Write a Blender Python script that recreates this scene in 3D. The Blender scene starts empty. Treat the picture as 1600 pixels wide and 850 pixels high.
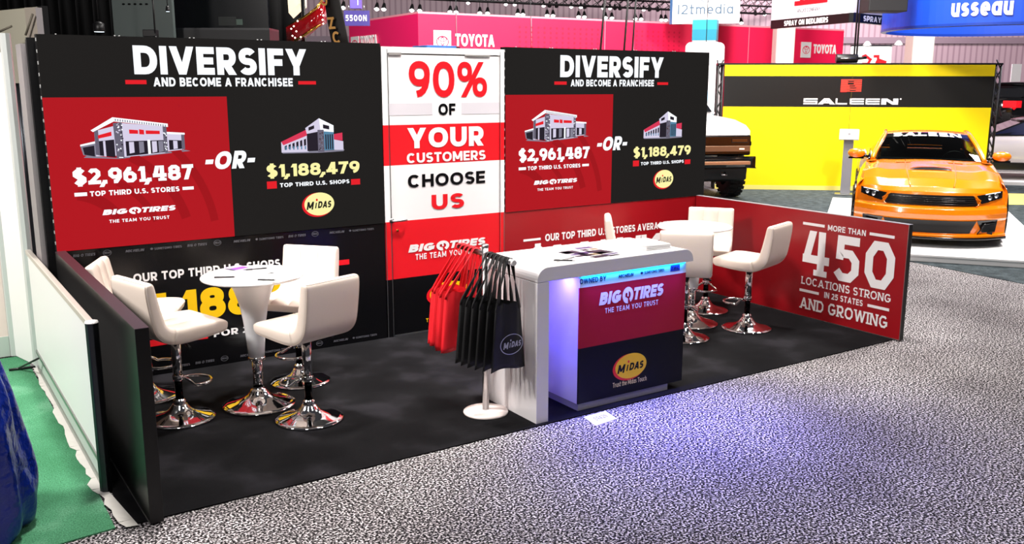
import bpy, bmesh, math, random
from mathutils import Vector, Matrix
SC = bpy.context.scene
COL = SC.collection
PI = math.pi
rad = math.radians

# ------------------------------------------------------------------ camera
CAM = Vector((-0.9023, -7.1785, 2.202))
YAW, PITCH, ROLL, FPX = 0.5873, -0.2000, 0.0018, 1449.78
_f = Vector((math.sin(YAW)*math.cos(PITCH), math.cos(YAW)*math.cos(PITCH), math.sin(PITCH)))
_r0 = Vector((math.cos(YAW), -math.sin(YAW), 0))
_u0 = _r0.cross(_f)
_r = math.cos(ROLL)*_r0 + math.sin(ROLL)*_u0
_u = -math.sin(ROLL)*_r0 + math.cos(ROLL)*_u0
cd = bpy.data.cameras.new('camera')
cam = bpy.data.objects.new('camera', cd)
COL.objects.link(cam)
cam.matrix_world = Matrix(((_r.x, _u.x, -_f.x, CAM.x), (_r.y, _u.y, -_f.y, CAM.y), (_r.z, _u.z, -_f.z, CAM.z), (0, 0, 0, 1)))
cd.sensor_width = 36
cd.lens = FPX/1600*36
cd.clip_end = 300
SC.camera = cam

# ------------------------------------------------------------------ exposure, world, hall lights
SC.view_settings.view_transform = 'Standard'
SC.view_settings.look = 'None'
SC.view_settings.exposure = 0.0
SC.view_settings.gamma = 1
SC.view_settings.use_curve_mapping = False
w = bpy.data.worlds.new('hall')
SC.world = w
w.use_nodes = True
w.node_tree.nodes['Background'].inputs[0].default_value = (0.80, 0.78, 0.86, 1)
w.node_tree.nodes['Background'].inputs[1].default_value = 0.05

def lamp(name, loc, target, power, size, color=(1, 1, 1), sy=None):
    d = bpy.data.lights.new(name, 'AREA')
    d.energy = power
    d.color = color
    d.size = size
    if sy:
        d.shape = 'RECTANGLE'
        d.size_y = sy
    o = bpy.data.objects.new(name, d)
    COL.objects.link(o)
    o.location = loc
    o.rotation_euler = (Vector(target)-Vector(loc)).to_track_quat('-Z', 'Y').to_euler()
    return o

WARM = (1.0, 0.95, 0.91)
def spot(loc, target, power, angle, size=.35, color=WARM, blend=.6):
    d = bpy.data.lights.new('truss_spot', 'SPOT')
    d.energy = power; d.color = color; d.spot_size = rad(angle); d.spot_blend = blend; d.shadow_soft_size = size
    o = bpy.data.objects.new('truss_spot', d)
    COL.objects.link(o)
    o.location = loc
    o.rotation_euler = (Vector(target)-Vector(loc)).to_track_quat('-Z', 'Y').to_euler()
    return o
# booth spots high above the carpet
spot((0.6, -1.3, 7.6), (0.9, -0.9, 0.6), 2400, 44)
spot((3.1, -2.3, 7.6), (3.2, -0.3, 1.3), 3000, 44)
spot((5.4, -1.3, 7.6), (5.3, -1.0, 0.6), 2300, 42)
# hall lamps and added fill over the aisle and the neighbours
lamp('hall_fill_lamp', (-2.0, -6.0, 9.0), (1.0, -2.5, 0.0), 210, 1.0, WARM)
lamp('hall_fill_lamp', (5.0, -7.5, 9.0), (4.6, -2.5, 0.0), 220, 1.0, WARM)
lamp('hall_fill_lamp', (-4.4, -1.2, 5.5), (-0.5, -0.9, 0.4), 620, 1.0, WARM)  # added to brighten the left-facing white partition
lamp('hall_fill_lamp', (10.5, -2.5, 8.5), (11.5, 0.0, 0.3), 950, 1.2, WARM)
for sx, sy in ((9.5, -1.0), (11.5, -2.0), (10.5, 2.5), (13.0, 1.0), (8.5, 1.0), (12.5, 4.0)):
    spot((sx, sy, 8.5), (12.3, 1.2, .6), 300, 40, .10)
lamp('hall_fill_lamp', (12.0, 3.0, 9.0), (15.0, 5.5, 1.0), 1300, 1.5, WARM)
lamp('hall_fill_lamp', (14.0, 6.0, 10.5), (17.0, 13.5, 2.5), 1150, 3.0, WARM)
lamp('hall_fill_lamp', (5.0, 8.5, 9.5), (8.5, 16.0, 3.0), 1700, 2.0, WARM)  # added to brighten the left face of the crimson fascia
lamp('hall_fill_lamp', (10.0, 8.5, 8.5), (12.0, 14.0, 2.8), 380, 2.0, (1.0, .9, .95))
lamp('hall_fill_lamp', (22.0, 1.0, 9.5), (24.0, 6.0, 1.0), 1500, 2.0, WARM)
lamp('hall_fill_lamp', (32.0, 18.0, 11.0), (42.0, 22.0, 5.0), 2600, 3.0, (1.0, 0.82, 0.86))

# ------------------------------------------------------------------ measuring helpers: a photo point put on a real plane
def ray(px, py):
    return _f + (px-800)/FPX*_r - (py-425)/FPX*_u
def on_z(px, py, z=0.0):
    d = ray(px, py)
    return CAM + d*((z-CAM.z)/d.z)
def on_plane(px, py, p0, n):
    d = ray(px, py)
    return CAM + d*((Vector(p0)-CAM).dot(n)/d.dot(n))
def at_depth(px, py, t):
    return CAM + ray(px, py)*t

# ------------------------------------------------------------------ materials
def lin(c):
    if isinstance(c, str):
        c = [int(c[i:i+2], 16)/255 for i in (0, 2, 4)]
        c = [x/12.92 if x <= .04045 else ((x+.055)/1.055)**2.4 for x in c]
    return (c[0], c[1], c[2], 1)
MATS = {}
def mat(name, c, rough=.5, metal=0, emit=0, ecol=None, spec=.5, coat=0, bump=None, alpha=None):
    if name in MATS:
        return MATS[name]
    m = bpy.data.materials.new(name)
    m.use_nodes = True
    nt = m.node_tree
    b = nt.nodes['Principled BSDF']
    b.inputs['Base Color'].default_value = lin(c)
    b.inputs['Roughness'].default_value = rough
    b.inputs['Metallic'].default_value = metal
    b.inputs['Specular IOR Level'].default_value = spec
    b.inputs['Coat Weight'].default_value = coat
    b.inputs['Coat Roughness'].default_value = .03
    if emit:
        b.inputs['Emission Color'].default_value = lin(ecol or c)
        b.inputs['Emission Strength'].default_value = emit
    if bump:
        tc = nt.nodes.new('ShaderNodeTexCoord')
        n = nt.nodes.new('ShaderNodeTexNoise')
        n.inputs['Scale'].default_value = bump[0]
        n.inputs['Detail'].default_value = 4
        bp = nt.nodes.new('ShaderNodeBump')
        bp.inputs['Strength'].default_value = bump[1]
        bp.inputs['Distance'].default_value = bump[2] if len(bump) > 2 else .01
        nt.links.new(tc.outputs['Object'], n.inputs['Vector'])
        nt.links.new(n.outputs['Fac'], bp.inputs['Height'])
        nt.links.new(bp.outputs['Normal'], b.inputs['Normal'])
    MATS[name] = m
    return m

def ramp_mat(name, layers, rough=.9, spec=.2, bump=.0, bscale=200, bdist=.004):
    """layers: list of (noise scale, detail, [(pos,colour)...], blend factor, blend mode) painted one over the other"""
    m = bpy.data.materials.new(name)
    m.use_nodes = True
    nt = m.node_tree
    b = nt.nodes['Principled BSDF']
    b.inputs['Roughness'].default_value = rough
    b.inputs['Specular IOR Level'].default_value = spec
    tc = nt.nodes.new('ShaderNodeTexCoord')
    prev = None
    for sc, det, stops, fac, mode in layers:
        n = nt.nodes.new('ShaderNodeTexNoise')
        n.inputs['Scale'].default_value = sc
        n.inputs['Detail'].default_value = det
        nt.links.new(tc.outputs['Object'], n.inputs['Vector'])
        r = nt.nodes.new('ShaderNodeValToRGB')
        el = r.color_ramp.elements
        el[0].position, el[0].color = stops[0][0], lin(stops[0][1])
        el[1].position, el[1].color = stops[1][0], lin(stops[1][1])
        for p, c in stops[2:]:
            e = el.new(p)
            e.color = lin(c)
        nt.links.new(n.outputs['Fac'], r.inputs['Fac'])
        out = r.outputs['Color']
        if prev is not None:
            mx = nt.nodes.new('ShaderNodeMix')
            mx.data_type = 'RGBA'
            mx.blend_type = mode
            mx.inputs[0].default_value = fac
            nt.links.new(prev, mx.inputs[6])
            nt.links.new(out, mx.inputs[7])
            out = mx.outputs[2]
        prev = out
    nt.links.new(prev, b.inputs['Base Color'])
    if bump:
        n = nt.nodes.new('ShaderNodeTexNoise')
        n.inputs['Scale'].default_value = bscale
        nt.links.new(tc.outputs['Object'], n.inputs['Vector'])
        bp = nt.nodes.new('ShaderNodeBump')
        bp.inputs['Strength'].default_value = bump
        bp.inputs['Distance'].default_value = bdist
        nt.links.new(n.outputs['Fac'], bp.inputs['Height'])
        nt.links.new(bp.outputs['Normal'], b.inputs['Normal'])
    MATS[name] = m
    return m

def glass_mat(name, tint, gloss=.12):
    m = bpy.data.materials.new(name)
    m.use_nodes = True
    nt = m.node_tree
    nt.nodes.remove(nt.nodes['Principled BSDF'])
    out = nt.nodes['Material Output']
    t = nt.nodes.new('ShaderNodeBsdfTransparent')
    t.inputs[0].default_value = lin(tint)
    g = nt.nodes.new('ShaderNodeBsdfGlossy')
    g.inputs['Roughness'].default_value = .02
    fr = nt.nodes.new('ShaderNodeFresnel')
    fr.inputs[0].default_value = 1.45
    mx = nt.nodes.new('ShaderNodeMixShader')
    nt.links.new(fr.outputs[0], mx.inputs[0])
    nt.links.new(t.outputs[0], mx.inputs[1])
    nt.links.new(g.outputs[0], mx.inputs[2])
    nt.links.new(mx.outputs[0], out.inputs['Surface'])
    MATS[name] = m
    return m

M_WHITE = mat('white_vinyl', 'f2f0f0', .45)
M_LAM = mat('white_laminate', 'e4e1e3', .35)
M_BLACKP = mat('black_print', '0a0a0c', .22, spec=.3)
M_BLACKL = mat('black_laminate', '090909', .33, spec=.4)
M_TOPL = mat('lit_black_laminate', '2b272d', .3, spec=.5)  # black laminate lightened: light reflected off the wall top is in the colour
M_REDP = mat('red_print', '9c111b', .28, spec=.5)
M_REDB = mat('bright_red_print', 'e8121f', .4)
M_PRW = mat('white_print', 'f4f2f2', .4)
M_PRY = mat('yellow_print', 'f7c600', .4)
M_PRG = mat('grey_print', '54545a', .4)
M_PALE = mat('pale_grey_print', 'd6d2d8', .4)
M_CHROME = mat('chrome', 'f2f2f4', .06, metal=1)
M_STEEL = mat('brushed_steel', 'b9b7b8', .28, metal=1)
M_ALU = mat('aluminium', 'a9acab', .35, metal=1)
M_ALUD = mat('dark_aluminium', '4a4d52', .38, metal=1)
M_BLKPL = mat('black_plastic', '0b0b0d', .4)
M_LEATH = mat('cream_leatherette', 'efe0d3', .42, spec=.4, bump=(60, .12, .004))
M_STITCH = mat('stitching', 'c9b8aa', .7)
M_ABS = mat('glossy_white_plastic', 'e6e6e8', .12, spec=.6)
M_PAPER = mat('paper', 'f6f5f4', .6)
M_BLUEP = mat('blue_print', '1c3fb0', .4)
# led wall colours: lit pixels give off light
def led(name, c, e=.9):
    return mat(name, '030303', .7, emit=e, ecol=c, spec=.03)
L_BLACK = led('led_black', '211f1e', .9)  # faint glow painted in for hall light reflected by the black pixels
L_RED = led('led_red', 'c41a24', .82)
L_WHITE = led('led_white', 'f6faff', 1.15)
L_BAR = led('led_bar_red', 'e8202a', 1.0)
L_CREAM = led('led_cream', 'fbf3a8', 1.05)
L_GREY = led('led_grey', '8d8a9c', .9)
L_DARK = led('led_dark', '2a2430', .8)
L_LAV = led('led_lavender', 'd9d2ea', 1.0)
L_STONE = led('led_stone', '6f6a7c', .9)
L_SKY = led('led_sky_glass', '5d8fb0', .9)
L_PINK = led('led_pink', 'e03a5a', .95)
L_BRN = led('led_brown', '6b4a44', .9)

# ------------------------------------------------------------------ mesh builder
class MB:
    def __init__(s):
        s.v = []; s.f = []; s.m = []; s.s = []
    def add(s, vs, fs, m=0, smooth=False):
        b = len(s.v)
        s.v += [Vector(v) for v in vs]
        for f in fs:
            s.f.append([b+i for i in f]); s.m.append(m); s.s.append(smooth)
        return s
    def poly(s, vs, m=0):
        return s.add(vs, [list(range(len(vs)))], m)
    def box(s, x0, x1, y0, y1, z0, z1, m=0):
        vs = [(x, y, z) for x in (x0, x1) for y in (y0, y1) for z in (z0, z1)]
        return s.add(vs, [(0, 1, 3, 2), (4, 6, 7, 5), (0, 4, 5, 1), (2, 3, 7, 6), (0, 2, 6, 4), (1, 5, 7, 3)], m)
    def obox(s, c, ax, ay, az, hx, hy, hz, m=0):
        c = Vector(c); ax = Vector(ax).normalized()*hx; ay = Vector(ay).normalized()*hy; az = Vector(az).normalized()*hz
        vs = [c+i*ax+j*ay+k*az for i in (-1, 1) for j in (-1, 1) for k in (-1, 1)]
        return s.add(vs, [(0, 1, 3, 2), (4, 6, 7, 5), (0, 4, 5, 1), (2, 3, 7, 6), (0, 2, 6, 4), (1, 5, 7, 3)], m)
    def prism(s, pts, d, m=0, smooth=False):
        """closed outline pts (3d) pushed along vector d"""
        d = Vector(d); n = len(pts)
        pts = [Vector(p) for p in pts]
        vs = pts + [p+d for p in pts]
        s.add(vs, [list(range(n))[::-1], list(range(n, 2*n))], m)
        s.add(vs, [(i, (i+1) % n, n+(i+1) % n, n+i) for i in range(n)], m, smooth)
        return s
    def tube(s, pts, r, n=12, m=0, closed=False, caps=True):
        pts = [Vector(p) for p in pts]; N = len(pts)
        rs = r if isinstance(r, (list, tuple)) else [r]*N
        t0 = (pts[1]-pts[0]).normalized()
        a = Vector((0, 0, 1)) if abs(t0.z) < .9 else Vector((1, 0, 0))
        nrm = (a - t0*a.dot(t0)).normalized()
        vs = []
        for i, p in enumerate(pts):
            if closed:
                t = (pts[(i+1) % N]-pts[i-1]).normalized()
            else:
                t = (pts[min(i+1, N-1)]-pts[max(i-1, 0)]).normalized()
            nrm = (nrm - t*nrm.dot(t)).normalized()
            b = t.cross(nrm)
            for k in range(n):
                q = 2*PI*k/n
                vs.append(p + rs[i]*(math.cos(q)*nrm + math.sin(q)*b))
        fs = []
        for i in range(N if closed else N-1):
            j = (i+1) % N
            for k in range(n):
                k2 = (k+1) % n
                fs.append((i*n+k, i*n+k2, j*n+k2, j*n+k))
        s.add(vs, fs, m, True)
        if caps and not closed:
            s.add(vs[:n], [list(range(n))[::-1]], m)
            s.add(vs[-n:], [list(range(n))], m)
        return s
    def lathe(s, prof, c=(0, 0, 0), n=40, m=0, smooth=True, axis='z'):
        c = Vector(c); vs = []
        for r, z in prof:
            for k in range(n):
                q = 2*PI*k/n
                p = (r*math.cos(q), r*math.sin(q), z)
                if axis == 'x': p = (p[2], p[0], p[1])
                if axis == 'y': p = (p[0], p[2], p[1])
                vs.append(c+Vector(p))
        fs = []
        for i in range(len(prof)-1):
            for k in range(n):
                k2 = (k+1) % n
                fs.append((i*n+k, i*n+k2, (i+1)*n+k2, (i+1)*n+k))
        return s.add(vs, fs, m, smooth)
    def loft(s, secs, m=0, closed=True, caps=True, smooth=True):
        n = len(secs[0]); vs = [Vector(p) for sec in secs for p in sec]; fs = []
        for i in range(len(secs)-1):
            for k in range(n if closed else n-1):
                k2 = (k+1) % n
                fs.append((i*n+k, i*n+k2, (i+1)*n+k2, (i+1)*n+k))
        s.add(vs, fs, m, smooth)
        if caps:
            s.add(secs[0], [list(range(n))[::-1]], m, smooth)
            s.add(secs[-1], [list(range(n))], m, smooth)
        return s
    def mapped(s, M, start=0):
        for i in range(start, len(s.v)):
            s.v[i] = M @ s.v[i]
        return s
    def build(s, name, mats, parent=None, world=False, bevel=0, seg=2, sub=0, merge=True, angle=40):
        me = bpy.data.meshes.new(name)
        vs = s.v
        if world and parent is not None:
            root = parent
            while root.parent: root = root.parent
            inv = root.matrix_basis.inverted()
            vs = [inv @ v for v in vs]
        me.from_pydata([tuple(v) for v in vs], [], s.f)
        if not isinstance(mats, (list, tuple)): mats = [mats]
        for mm in mats: me.materials.append(mm)
        for p, mi, sm in zip(me.polygons, s.m, s.s):
            p.material_index = mi
            p.use_smooth = sm
        if merge:
            bm = bmesh.new(); bm.from_mesh(me)
            bmesh.ops.remove_doubles(bm, verts=bm.verts, dist=1e-5)
            bmesh.ops.recalc_face_normals(bm, faces=bm.faces)
            bm.to_mesh(me); bm.free()
        o = bpy.data.objects.new(name, me)
        COL.objects.link(o)
        if parent is not None: o.parent = parent
        if bevel:
            b = o.modifiers.new('bevel', 'BEVEL'); b.width = bevel; b.segments = seg; b.limit_method = 'ANGLE'; b.angle_limit = rad(angle)
        if sub:
            u = o.modifiers.new('sub', 'SUBSURF'); u.levels = sub; u.render_levels = sub
        return o

def tag(o, label, cat, group=None):
    o['label'] = label; o['category'] = cat
    if group: o['group'] = group
    return o
def thing(name, label, cat, loc=(0, 0, 0), rz=0, group=None):
    o = bpy.data.objects.new(name, None)
    o.empty_display_size = .1
    COL.objects.link(o)
    o.location = loc; o.rotation_euler = (0, 0, rz)
    o.matrix_basis = Matrix.Translation(Vector(loc)) @ Matrix.Rotation(rz, 4, 'Z')
    return tag(o, label, cat, group)
def struct(o):
    o['kind'] = 'structure'
    return o
def kids(o):
    return [c for c in bpy.data.objects if c.parent == o]
def dup(root, loc, rz, label, group=None):
    r = root.copy(); COL.objects.link(r)
    r.location = loc; r.rotation_euler = (0, 0, rz); r['label'] = label
    if group: r['group'] = group
    for ch in kids(root):
        c = ch.copy(); COL.objects.link(c); c.parent = r
        for g in kids(ch):
            d = g.copy(); COL.objects.link(d); d.parent = c
    return r

# ------------------------------------------------------------------ lettering: strokes drawn as flat solid shapes
GL = {
'A': (.88, "D 0,.5,0,1;D 1,.5,0,1;B .2,.24 .8,.24"),
'B': (.72, "Z 0,0 .58,0 @.58,.27,.42,.27,-90,90 0,.54;Z 0,.54 .54,.54 @.54,.77,.39,.23,-90,90 0,1"),
'C': (.82, "B @.5,.5,.5,.5,42,318"),
'D': (.80, "Z 0,0 .42,0 @.42,.5,.58,.5,-90,90 0,1"),
'E': (.64, "S 0,0 0,1;S 0,0 1,0;S 0,.5 .9,.5;S 0,1 1,1"),
'F': (.62, "S 0,0 0,1;S 0,.47 .88,.47;S 0,1 1,1"),
'G': (.86, "B @.5,.5,.5,.5,42,345;S 1,.2 1,.45 .62,.45"),
'H': (.78, "S 0,0 0,1;S 1,0 1,1;S 0,.5 1,.5"),
'I': (0, "S .5,0 .5,1"),
'K': (.78, "S 0,0 0,1;D .05,1,.36,1;D 1,.3,0,.62"),
'L': (.60, "S 0,1 0,0 1,0"),
'M': (.96, "S 0,0 0,1;S 1,0 1,1;D .5,0,.18,1;D .5,1,.18,1"),
'N': (.80, "S 0,0 0,1;S 1,0 1,1;D 1,0,0,1"),
'O': (.90, "Z @.5,.5,.5,.5,0,345"),
'P': (.70, "S 0,0 0,1;Z 0,.36 .55,.36 @.55,.68,.45,.32,-90,90 0,1"),
'R': (.72, "S 0,0 0,1;Z 0,.38 .55,.38 @.55,.69,.43,.31,-90,90 0,1;D 1,.42,0,.42"),
'S': (.68, "B @.5,.75,.48,.25,28,270 @.5,.25,.5,.25,90,-152"),
'T': (.70, "S 0,1 1,1;S .5,0 .5,1"),
'U': (.78, "S 0,1 0,.4 @.5,.4,.5,.4,180,360 1,1"),
'V': (.86, "D .5,0,0,1;D .5,1,0,1"),
'W': (1.22, "D .25,0,0,1;D .25,.5,0,1;D .75,.5,0,1;D .75,1,0,1"),
'X': (.80, "D 0,1,0,1;D 1,0,0,1"),
'Y': (.84, "S .5,0 .5,.42;D .5,0,.36,1;D .5,1,.36,1"),
'Z': (.70, "S 0,1 1,1;S 0,0 1,0;D 0,1,0,1"),
'0': (.74, "Z @.5,.5,.5,.5,0,345"),
'1': (.40, "S 1,0 1,1;D 0,.9,.72,1"),
'2': (.66, "B @.49,.71,.49,.29,158,-30 .06,.02;S 0,0 1,0"),
'3': (.66, "B @.46,.76,.48,.24,150,-90;B @.46,.26,.54,.26,90,-152"),
'4': (.76, "S .72,0 .72,1;S 0,.22 1,.22;D 0,.66,.2,1"),
'4slab': (.76, "S .76,0 .76,1;S 0,.33 1,.33;D 0,.30,.33,1"),
'5': (.66, "S .95,1 .1,1 .07,.58;B .07,.56 @.45,.32,.55,.32,118,-152"),
'6': (.70, "Z @.5,.31,.5,.31,0,345;B @.72,.33,.72,.67,180,92"),
'7': (.66, "S 0,1 1,1;D .22,.96,0,1"),
'8': (.70, "Z @.5,.27,.5,.27,0,345;Z @.5,.77,.43,.23,0,345"),
'9': (.70, "Z @.5,.69,.5,.31,0,345;B @.28,.67,.72,.67,0,-88"),
'$': (.68, "B @.5,.75,.48,.25,28,270 @.5,.25,.5,.25,90,-152;S .5,-.13 .5,1.13"),
'%': (1.06, "Z @.2,.76,.2,.24,0,345;Z @.8,.24,.2,.24,0,345;D .14,.86,0,1"),
',': (0, "D -.3,.5,-.2,.18;S .5,0 .5,0"),
'.': (0, "S .5,0 .5,0"),
'-': (.42, "S 0,.42 1,.42"),
'+': (.5, "S .5,.2 .5,.8;S 0,.5 1,.5"),
'a': (.62, "Z @.5,.35,.5,.35,0,345;S 1,0 1,.7"),
'c': (.58, "B @.5,.35,.5,.35,48,312"),
'd': (.62, "Z @.5,.35,.5,.35,0,345;S 1,0 1,1"),
'e': (.60, "B .1,.35 1,.35 @.5,.35,.5,.35,0,312"),
'h': (.58, "S 0,0 0,1;S 0,.4 @.5,.4,.5,.3,180,0 1,0"),
'i': (0, "S .5,0 .5,.68;S .5,.98 .5,.98"),
'l': (0, "S .5,0 .5,1"),
'm': (.92, "S 0,0 0,.7;S 0,.45 @.25,.45,.25,.25,180,0 .5,0;S .5,.45 @.75,.45,.25,.25,180,0 1,0"),
'n': (.58, "S 0,0 0,.7;S 0,.4 @.5,.4,.5,.3,180,0 1,0"),
'o': (.62, "Z @.5,.35,.5,.35,0,345"),
'r': (.40, "S 0,0 0,.7;B @.7,.3,.7,.4,170,85"),
's': (.52, "B @.5,.53,.47,.17,28,270 @.5,.18,.5,.18,90,-152"),
't': (.42, "S .35,1 .35,0 .9,0;S 0,.7 1,.7"),
'u': (.58, "S 0,.7 0,.3 @.5,.3,.5,.3,180,360 1,.7;S 1,0 1,.7"),
}
SERIF = {'L': [(0, 0), (0, 1)], 'A': [(0, 0), (1, 0)], 'T': [(.5, 0)], 'I': [(.5, 0), (.5, 1)], 'N': [(0, 0), (0, 1), (1, 1)],
         'R': [(0, 0), (0, 1), (1, 0)], 'D': [(0, 0), (0, 1)], 'W': [(0, 1), (1, 1)], '1': [(1, 0)], '4': [(.76, 0)]}

def _pt(style, a):
    c, s_ = math.cos(a), math.sin(a)
    if style == 'slab':
        k = .45
        r = 1/max(abs(c), abs(s_), (abs(c)+abs(s_))/(1+k))
        return r*c, r*s_
    e = 2/2.25
    return math.copysign(abs(c)**e, c), math.copysign(abs(s_)**e, s_)

def _arc(style, cx, cy, rx, ry, a0, a1):
    a0, a1 = rad(a0), rad(a1)
    ang = [a0]
    if style == 'slab':
        k = math.atan(.45)
        cand = sorted([q*PI/2+d for q in range(-6, 8) for d in (k, PI/2-k)])
        lo, hi = min(a0, a1), max(a0, a1)
        mid = [c for c in cand if lo+.05 < c < hi-.05]
        ang += mid if a1 > a0 else mid[::-1]
    else:
        n = max(2, int(abs(a1-a0)/rad(15)))
        ang += [a0+(a1-a0)*i/n for i in range(1, n)]
    ang.append(a1)
    return [(cx+rx*_pt(style, a)[0], cy+ry*_pt(style, a)[1]) for a in ang]

def _stroke(pts, w, closed, cap):
    P = [Vector(p) for p in pts]
    q = [P[0]]
    for p in P[1:]:
        if (p-q[-1]).length > 1e-4: q.append(p)
    P = q
    h = w/2
    if len(P) == 1:
        x, y = P[0]
        return [[(x-h, y-h), (x+h, y-h), (x+h, y+h), (x-h, y+h)]]
    if closed and (P[0]-P[-1]).length < 1e-4: P.pop()
    n = len(P)
    if not closed and cap:
        P[0] = P[0]+(P[0]-P[1]).normalized()*h
        P[-1] = P[-1]+(P[-1]-P[-2]).normalized()*h
    L = []; R_ = []
    for i in range(n):
        if closed or 0 < i < n-1:
            d0 = (P[i]-P[i-1]).normalized(); d1 = (P[(i+1) % n]-P[i]).normalized()
            n0 = Vector((-d0.y, d0.x)); n1 = Vector((-d1.y, d1.x))
            b = n0+n1
            b = b/max(.35, b.dot(n0)) if b.length > 1e-6 else n0
        else:
            d = (P[1]-P[0]).normalized() if i == 0 else (P[-1]-P[-2]).normalized()
            b = Vector((-d.y, d.x))
        L.append(P[i]+b*h); R_.append(P[i]-b*h)
    out = []
    for i in range(n if closed else n-1):
        j = (i+1) % n
        out.append([tuple(R_[i]), tuple(R_[j]), tuple(L[j]), tuple(L[i])])
    return out

def glyphs(text, style='sans', w=.2, gap=.12, space=.34, shear=0, wide=1.0):
    polys = []; x = 0
    for ch in text:
        if ch == ' ':
            x += space; continue
        W, spec = GL[ch+'slab' if ch == '4' and style == 'slab' else ch]
        W = W*wide if W else w
        ww = w*.85 if ch == '%' else w
        mp = lambda px, py: (x+ww/2+px*(W-ww), ww/2+py*(1-ww))
        for cmd in spec.split(';'):
            k, rest = cmd[0], cmd[2:]
            if k == 'D':
                xb, xt, y0, y1 = [float(q) for q in rest.split(',')]
                slope = abs(xt-xb)*(W-ww)/max(.05, y1-y0)
                hw = ww*math.sqrt(1+slope*slope)
                hw = min(hw, W*.62) if W > ww else hw
                def X(p): return x+hw/2+p*(W-hw) if W > hw else x+ww/2+(p-.5)*ww
                a, b = X(xb), X(xt)
                polys.append([(a-hw/2, y0), (a+hw/2, y0), (b+hw/2, y1), (b-hw/2, y1)])
                continue
            pts = []
            for tok in rest.split():
                if tok[0] == '@':
                    pts += _arc(style, *[float(q) for q in tok[1:].split(',')])
                else:
                    pts.append(tuple(float(q) for q in tok.split(',')))
            polys += _stroke([mp(*p) for p in pts], ww, k == 'Z', k == 'S')
        if style == 'slab':
            for sx, sy in SERIF.get(ch, []):
                cx, cy = mp(sx, sy)
                hw = ww*.95
                y0 = 0 if sy < .5 else 1-ww*.72
                polys.append([(cx-hw, y0), (cx+hw, y0), (cx+hw, y0+ww*.72), (cx-hw, y0+ww*.72)])
        x += W+gap
    if shear:
        polys = [[(px+shear*py, py) for px, py in p] for p in polys]
    return polys

class Face:
    """a flat face standing in the scene: origin, right and up vectors, with its outward normal"""
    def __init__(s, o, right, up=(0, 0, 1)):
        s.o = Vector(o); s.r = Vector(right).normalized(); s.u = Vector(up).normalized(); s.n = s.r.cross(s.u)
    def uv(s, px, py):
        p = on_plane(px, py, s.o, s.n)-s.o
        return p.dot(s.r), p.dot(s.u)
    def p(s, u, v, d=0):
        return s.o+s.r*u+s.u*v+s.n*d
    def box(s, bl, tr):
        a, b = s.uv(*bl), s.uv(*tr)
        return a[0], a[1], b[0], b[1]
    def boxs(s, corners):
        q = [s.uv(*c) for c in corners]
        us = sorted(c[0] for c in q); vs = sorted(c[1] for c in q)
        return us[0], vs[0], us[-1], vs[-1]
    def text(s, mb, txt, box, m=0, d=.002, style='sans', w=.2, shear=0, gap=.12, space=.34, wide=1.0, desc=0, thick=0):
        """box = u0,v0,u1,v1 of the capitals (baseline to cap height)"""
        g = glyphs(txt, style, w, gap, space, shear, wide)
        x0 = min(p[0] for q in g for p in q); x1 = max(p[0] for q in g for p in q)
        u0, v0, u1, v1 = box
        for i, q in enumerate(g):
            ar = sum(q[k-1][0]*q[k][1]-q[k][0]*q[k-1][1] for k in range(len(q)))
            if ar < 0: q = q[::-1]
            pts = [s.p(u0+(x-x0)/(x1-x0)*(u1-u0), v0+y*(v1-v0), d+(i % 24)*4e-5) for x, y in q]
            if thick: mb.prism(pts, s.n*thick, m)
            else: mb.poly(pts, m)
    def rect(s, mb, u0, v0, u1, v1, m=0, d=.001, thick=0):
        pts = [s.p(u0, v0, d), s.p(u1, v0, d), s.p(u1, v1, d), s.p(u0, v1, d)]
        if thick: mb.prism(pts, s.n*thick, m)
        else: mb.poly(pts, m)
    def shape(s, mb, pts, m=0, d=.001):
        mb.poly([s.p(u, v, d) for u, v in pts], m)
    def ellipse(s, mb, cu, cv, ru, rv, m=0, d=.001, n=36, a0=0, a1=360, inner=None):
        A = [rad(a0)+(rad(a1)-rad(a0))*i/n for i in range(n+1)]
        if inner is None:
            mb.poly([s.p(cu+ru*math.cos(a), cv+rv*math.sin(a), d) for a in A[:-1]], m)
        else:
            for a, b in zip(A[:-1], A[1:]):
                mb.poly([s.p(cu+ru*math.cos(a), cv+rv*math.sin(a), d), s.p(cu+ru*math.cos(b), cv+rv*math.sin(b), d),
                         s.p(cu+ru*inner*math.cos(b), cv+rv*inner*math.sin(b), d), s.p(cu+ru*inner*math.cos(a), cv+rv*inner*math.sin(a), d)], m)

def big_o(F, mb, box, m=0, d=.002):
    """BIG O TIRES with the tyre-shaped O, heavy slanted capitals"""
    u0, v0, u1, v1 = box
    W = u1-u0; H = v1-v0
    F.text(mb, 'BIG', (u0, v0, u0+.335*W, v1), m, d, w=.29, shear=.2, gap=.07, wide=1.1)
    F.text(mb, 'TIRES', (u0+.53*W, v0, u1, v1), m, d, w=.27, shear=.2, gap=.06, wide=1.1)
    cu = u0+.437*W; cv = v0+H*.47; ru = .083*W; rv = H*.66
    F.ellipse(mb, cu, cv, ru, rv, m, d, n=30, a0=-60, a1=215, inner=.5)
    F.ellipse(mb, cu-.05*ru, cv, ru*.95, rv, m, d+.0003, n=14, a0=215, a1=275, inner=.36)
    F.shape(mb, [(cu-.55*ru, cv+.62*rv), (cu+.12*ru, cv+.62*rv), (cu+.12*ru, cv-.15*rv), (cu-.12*ru, cv-.15*rv), (cu-.12*ru, cv+.3*rv), (cu-.5*ru, cv+.3*rv)], m, d+.0006)
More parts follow.
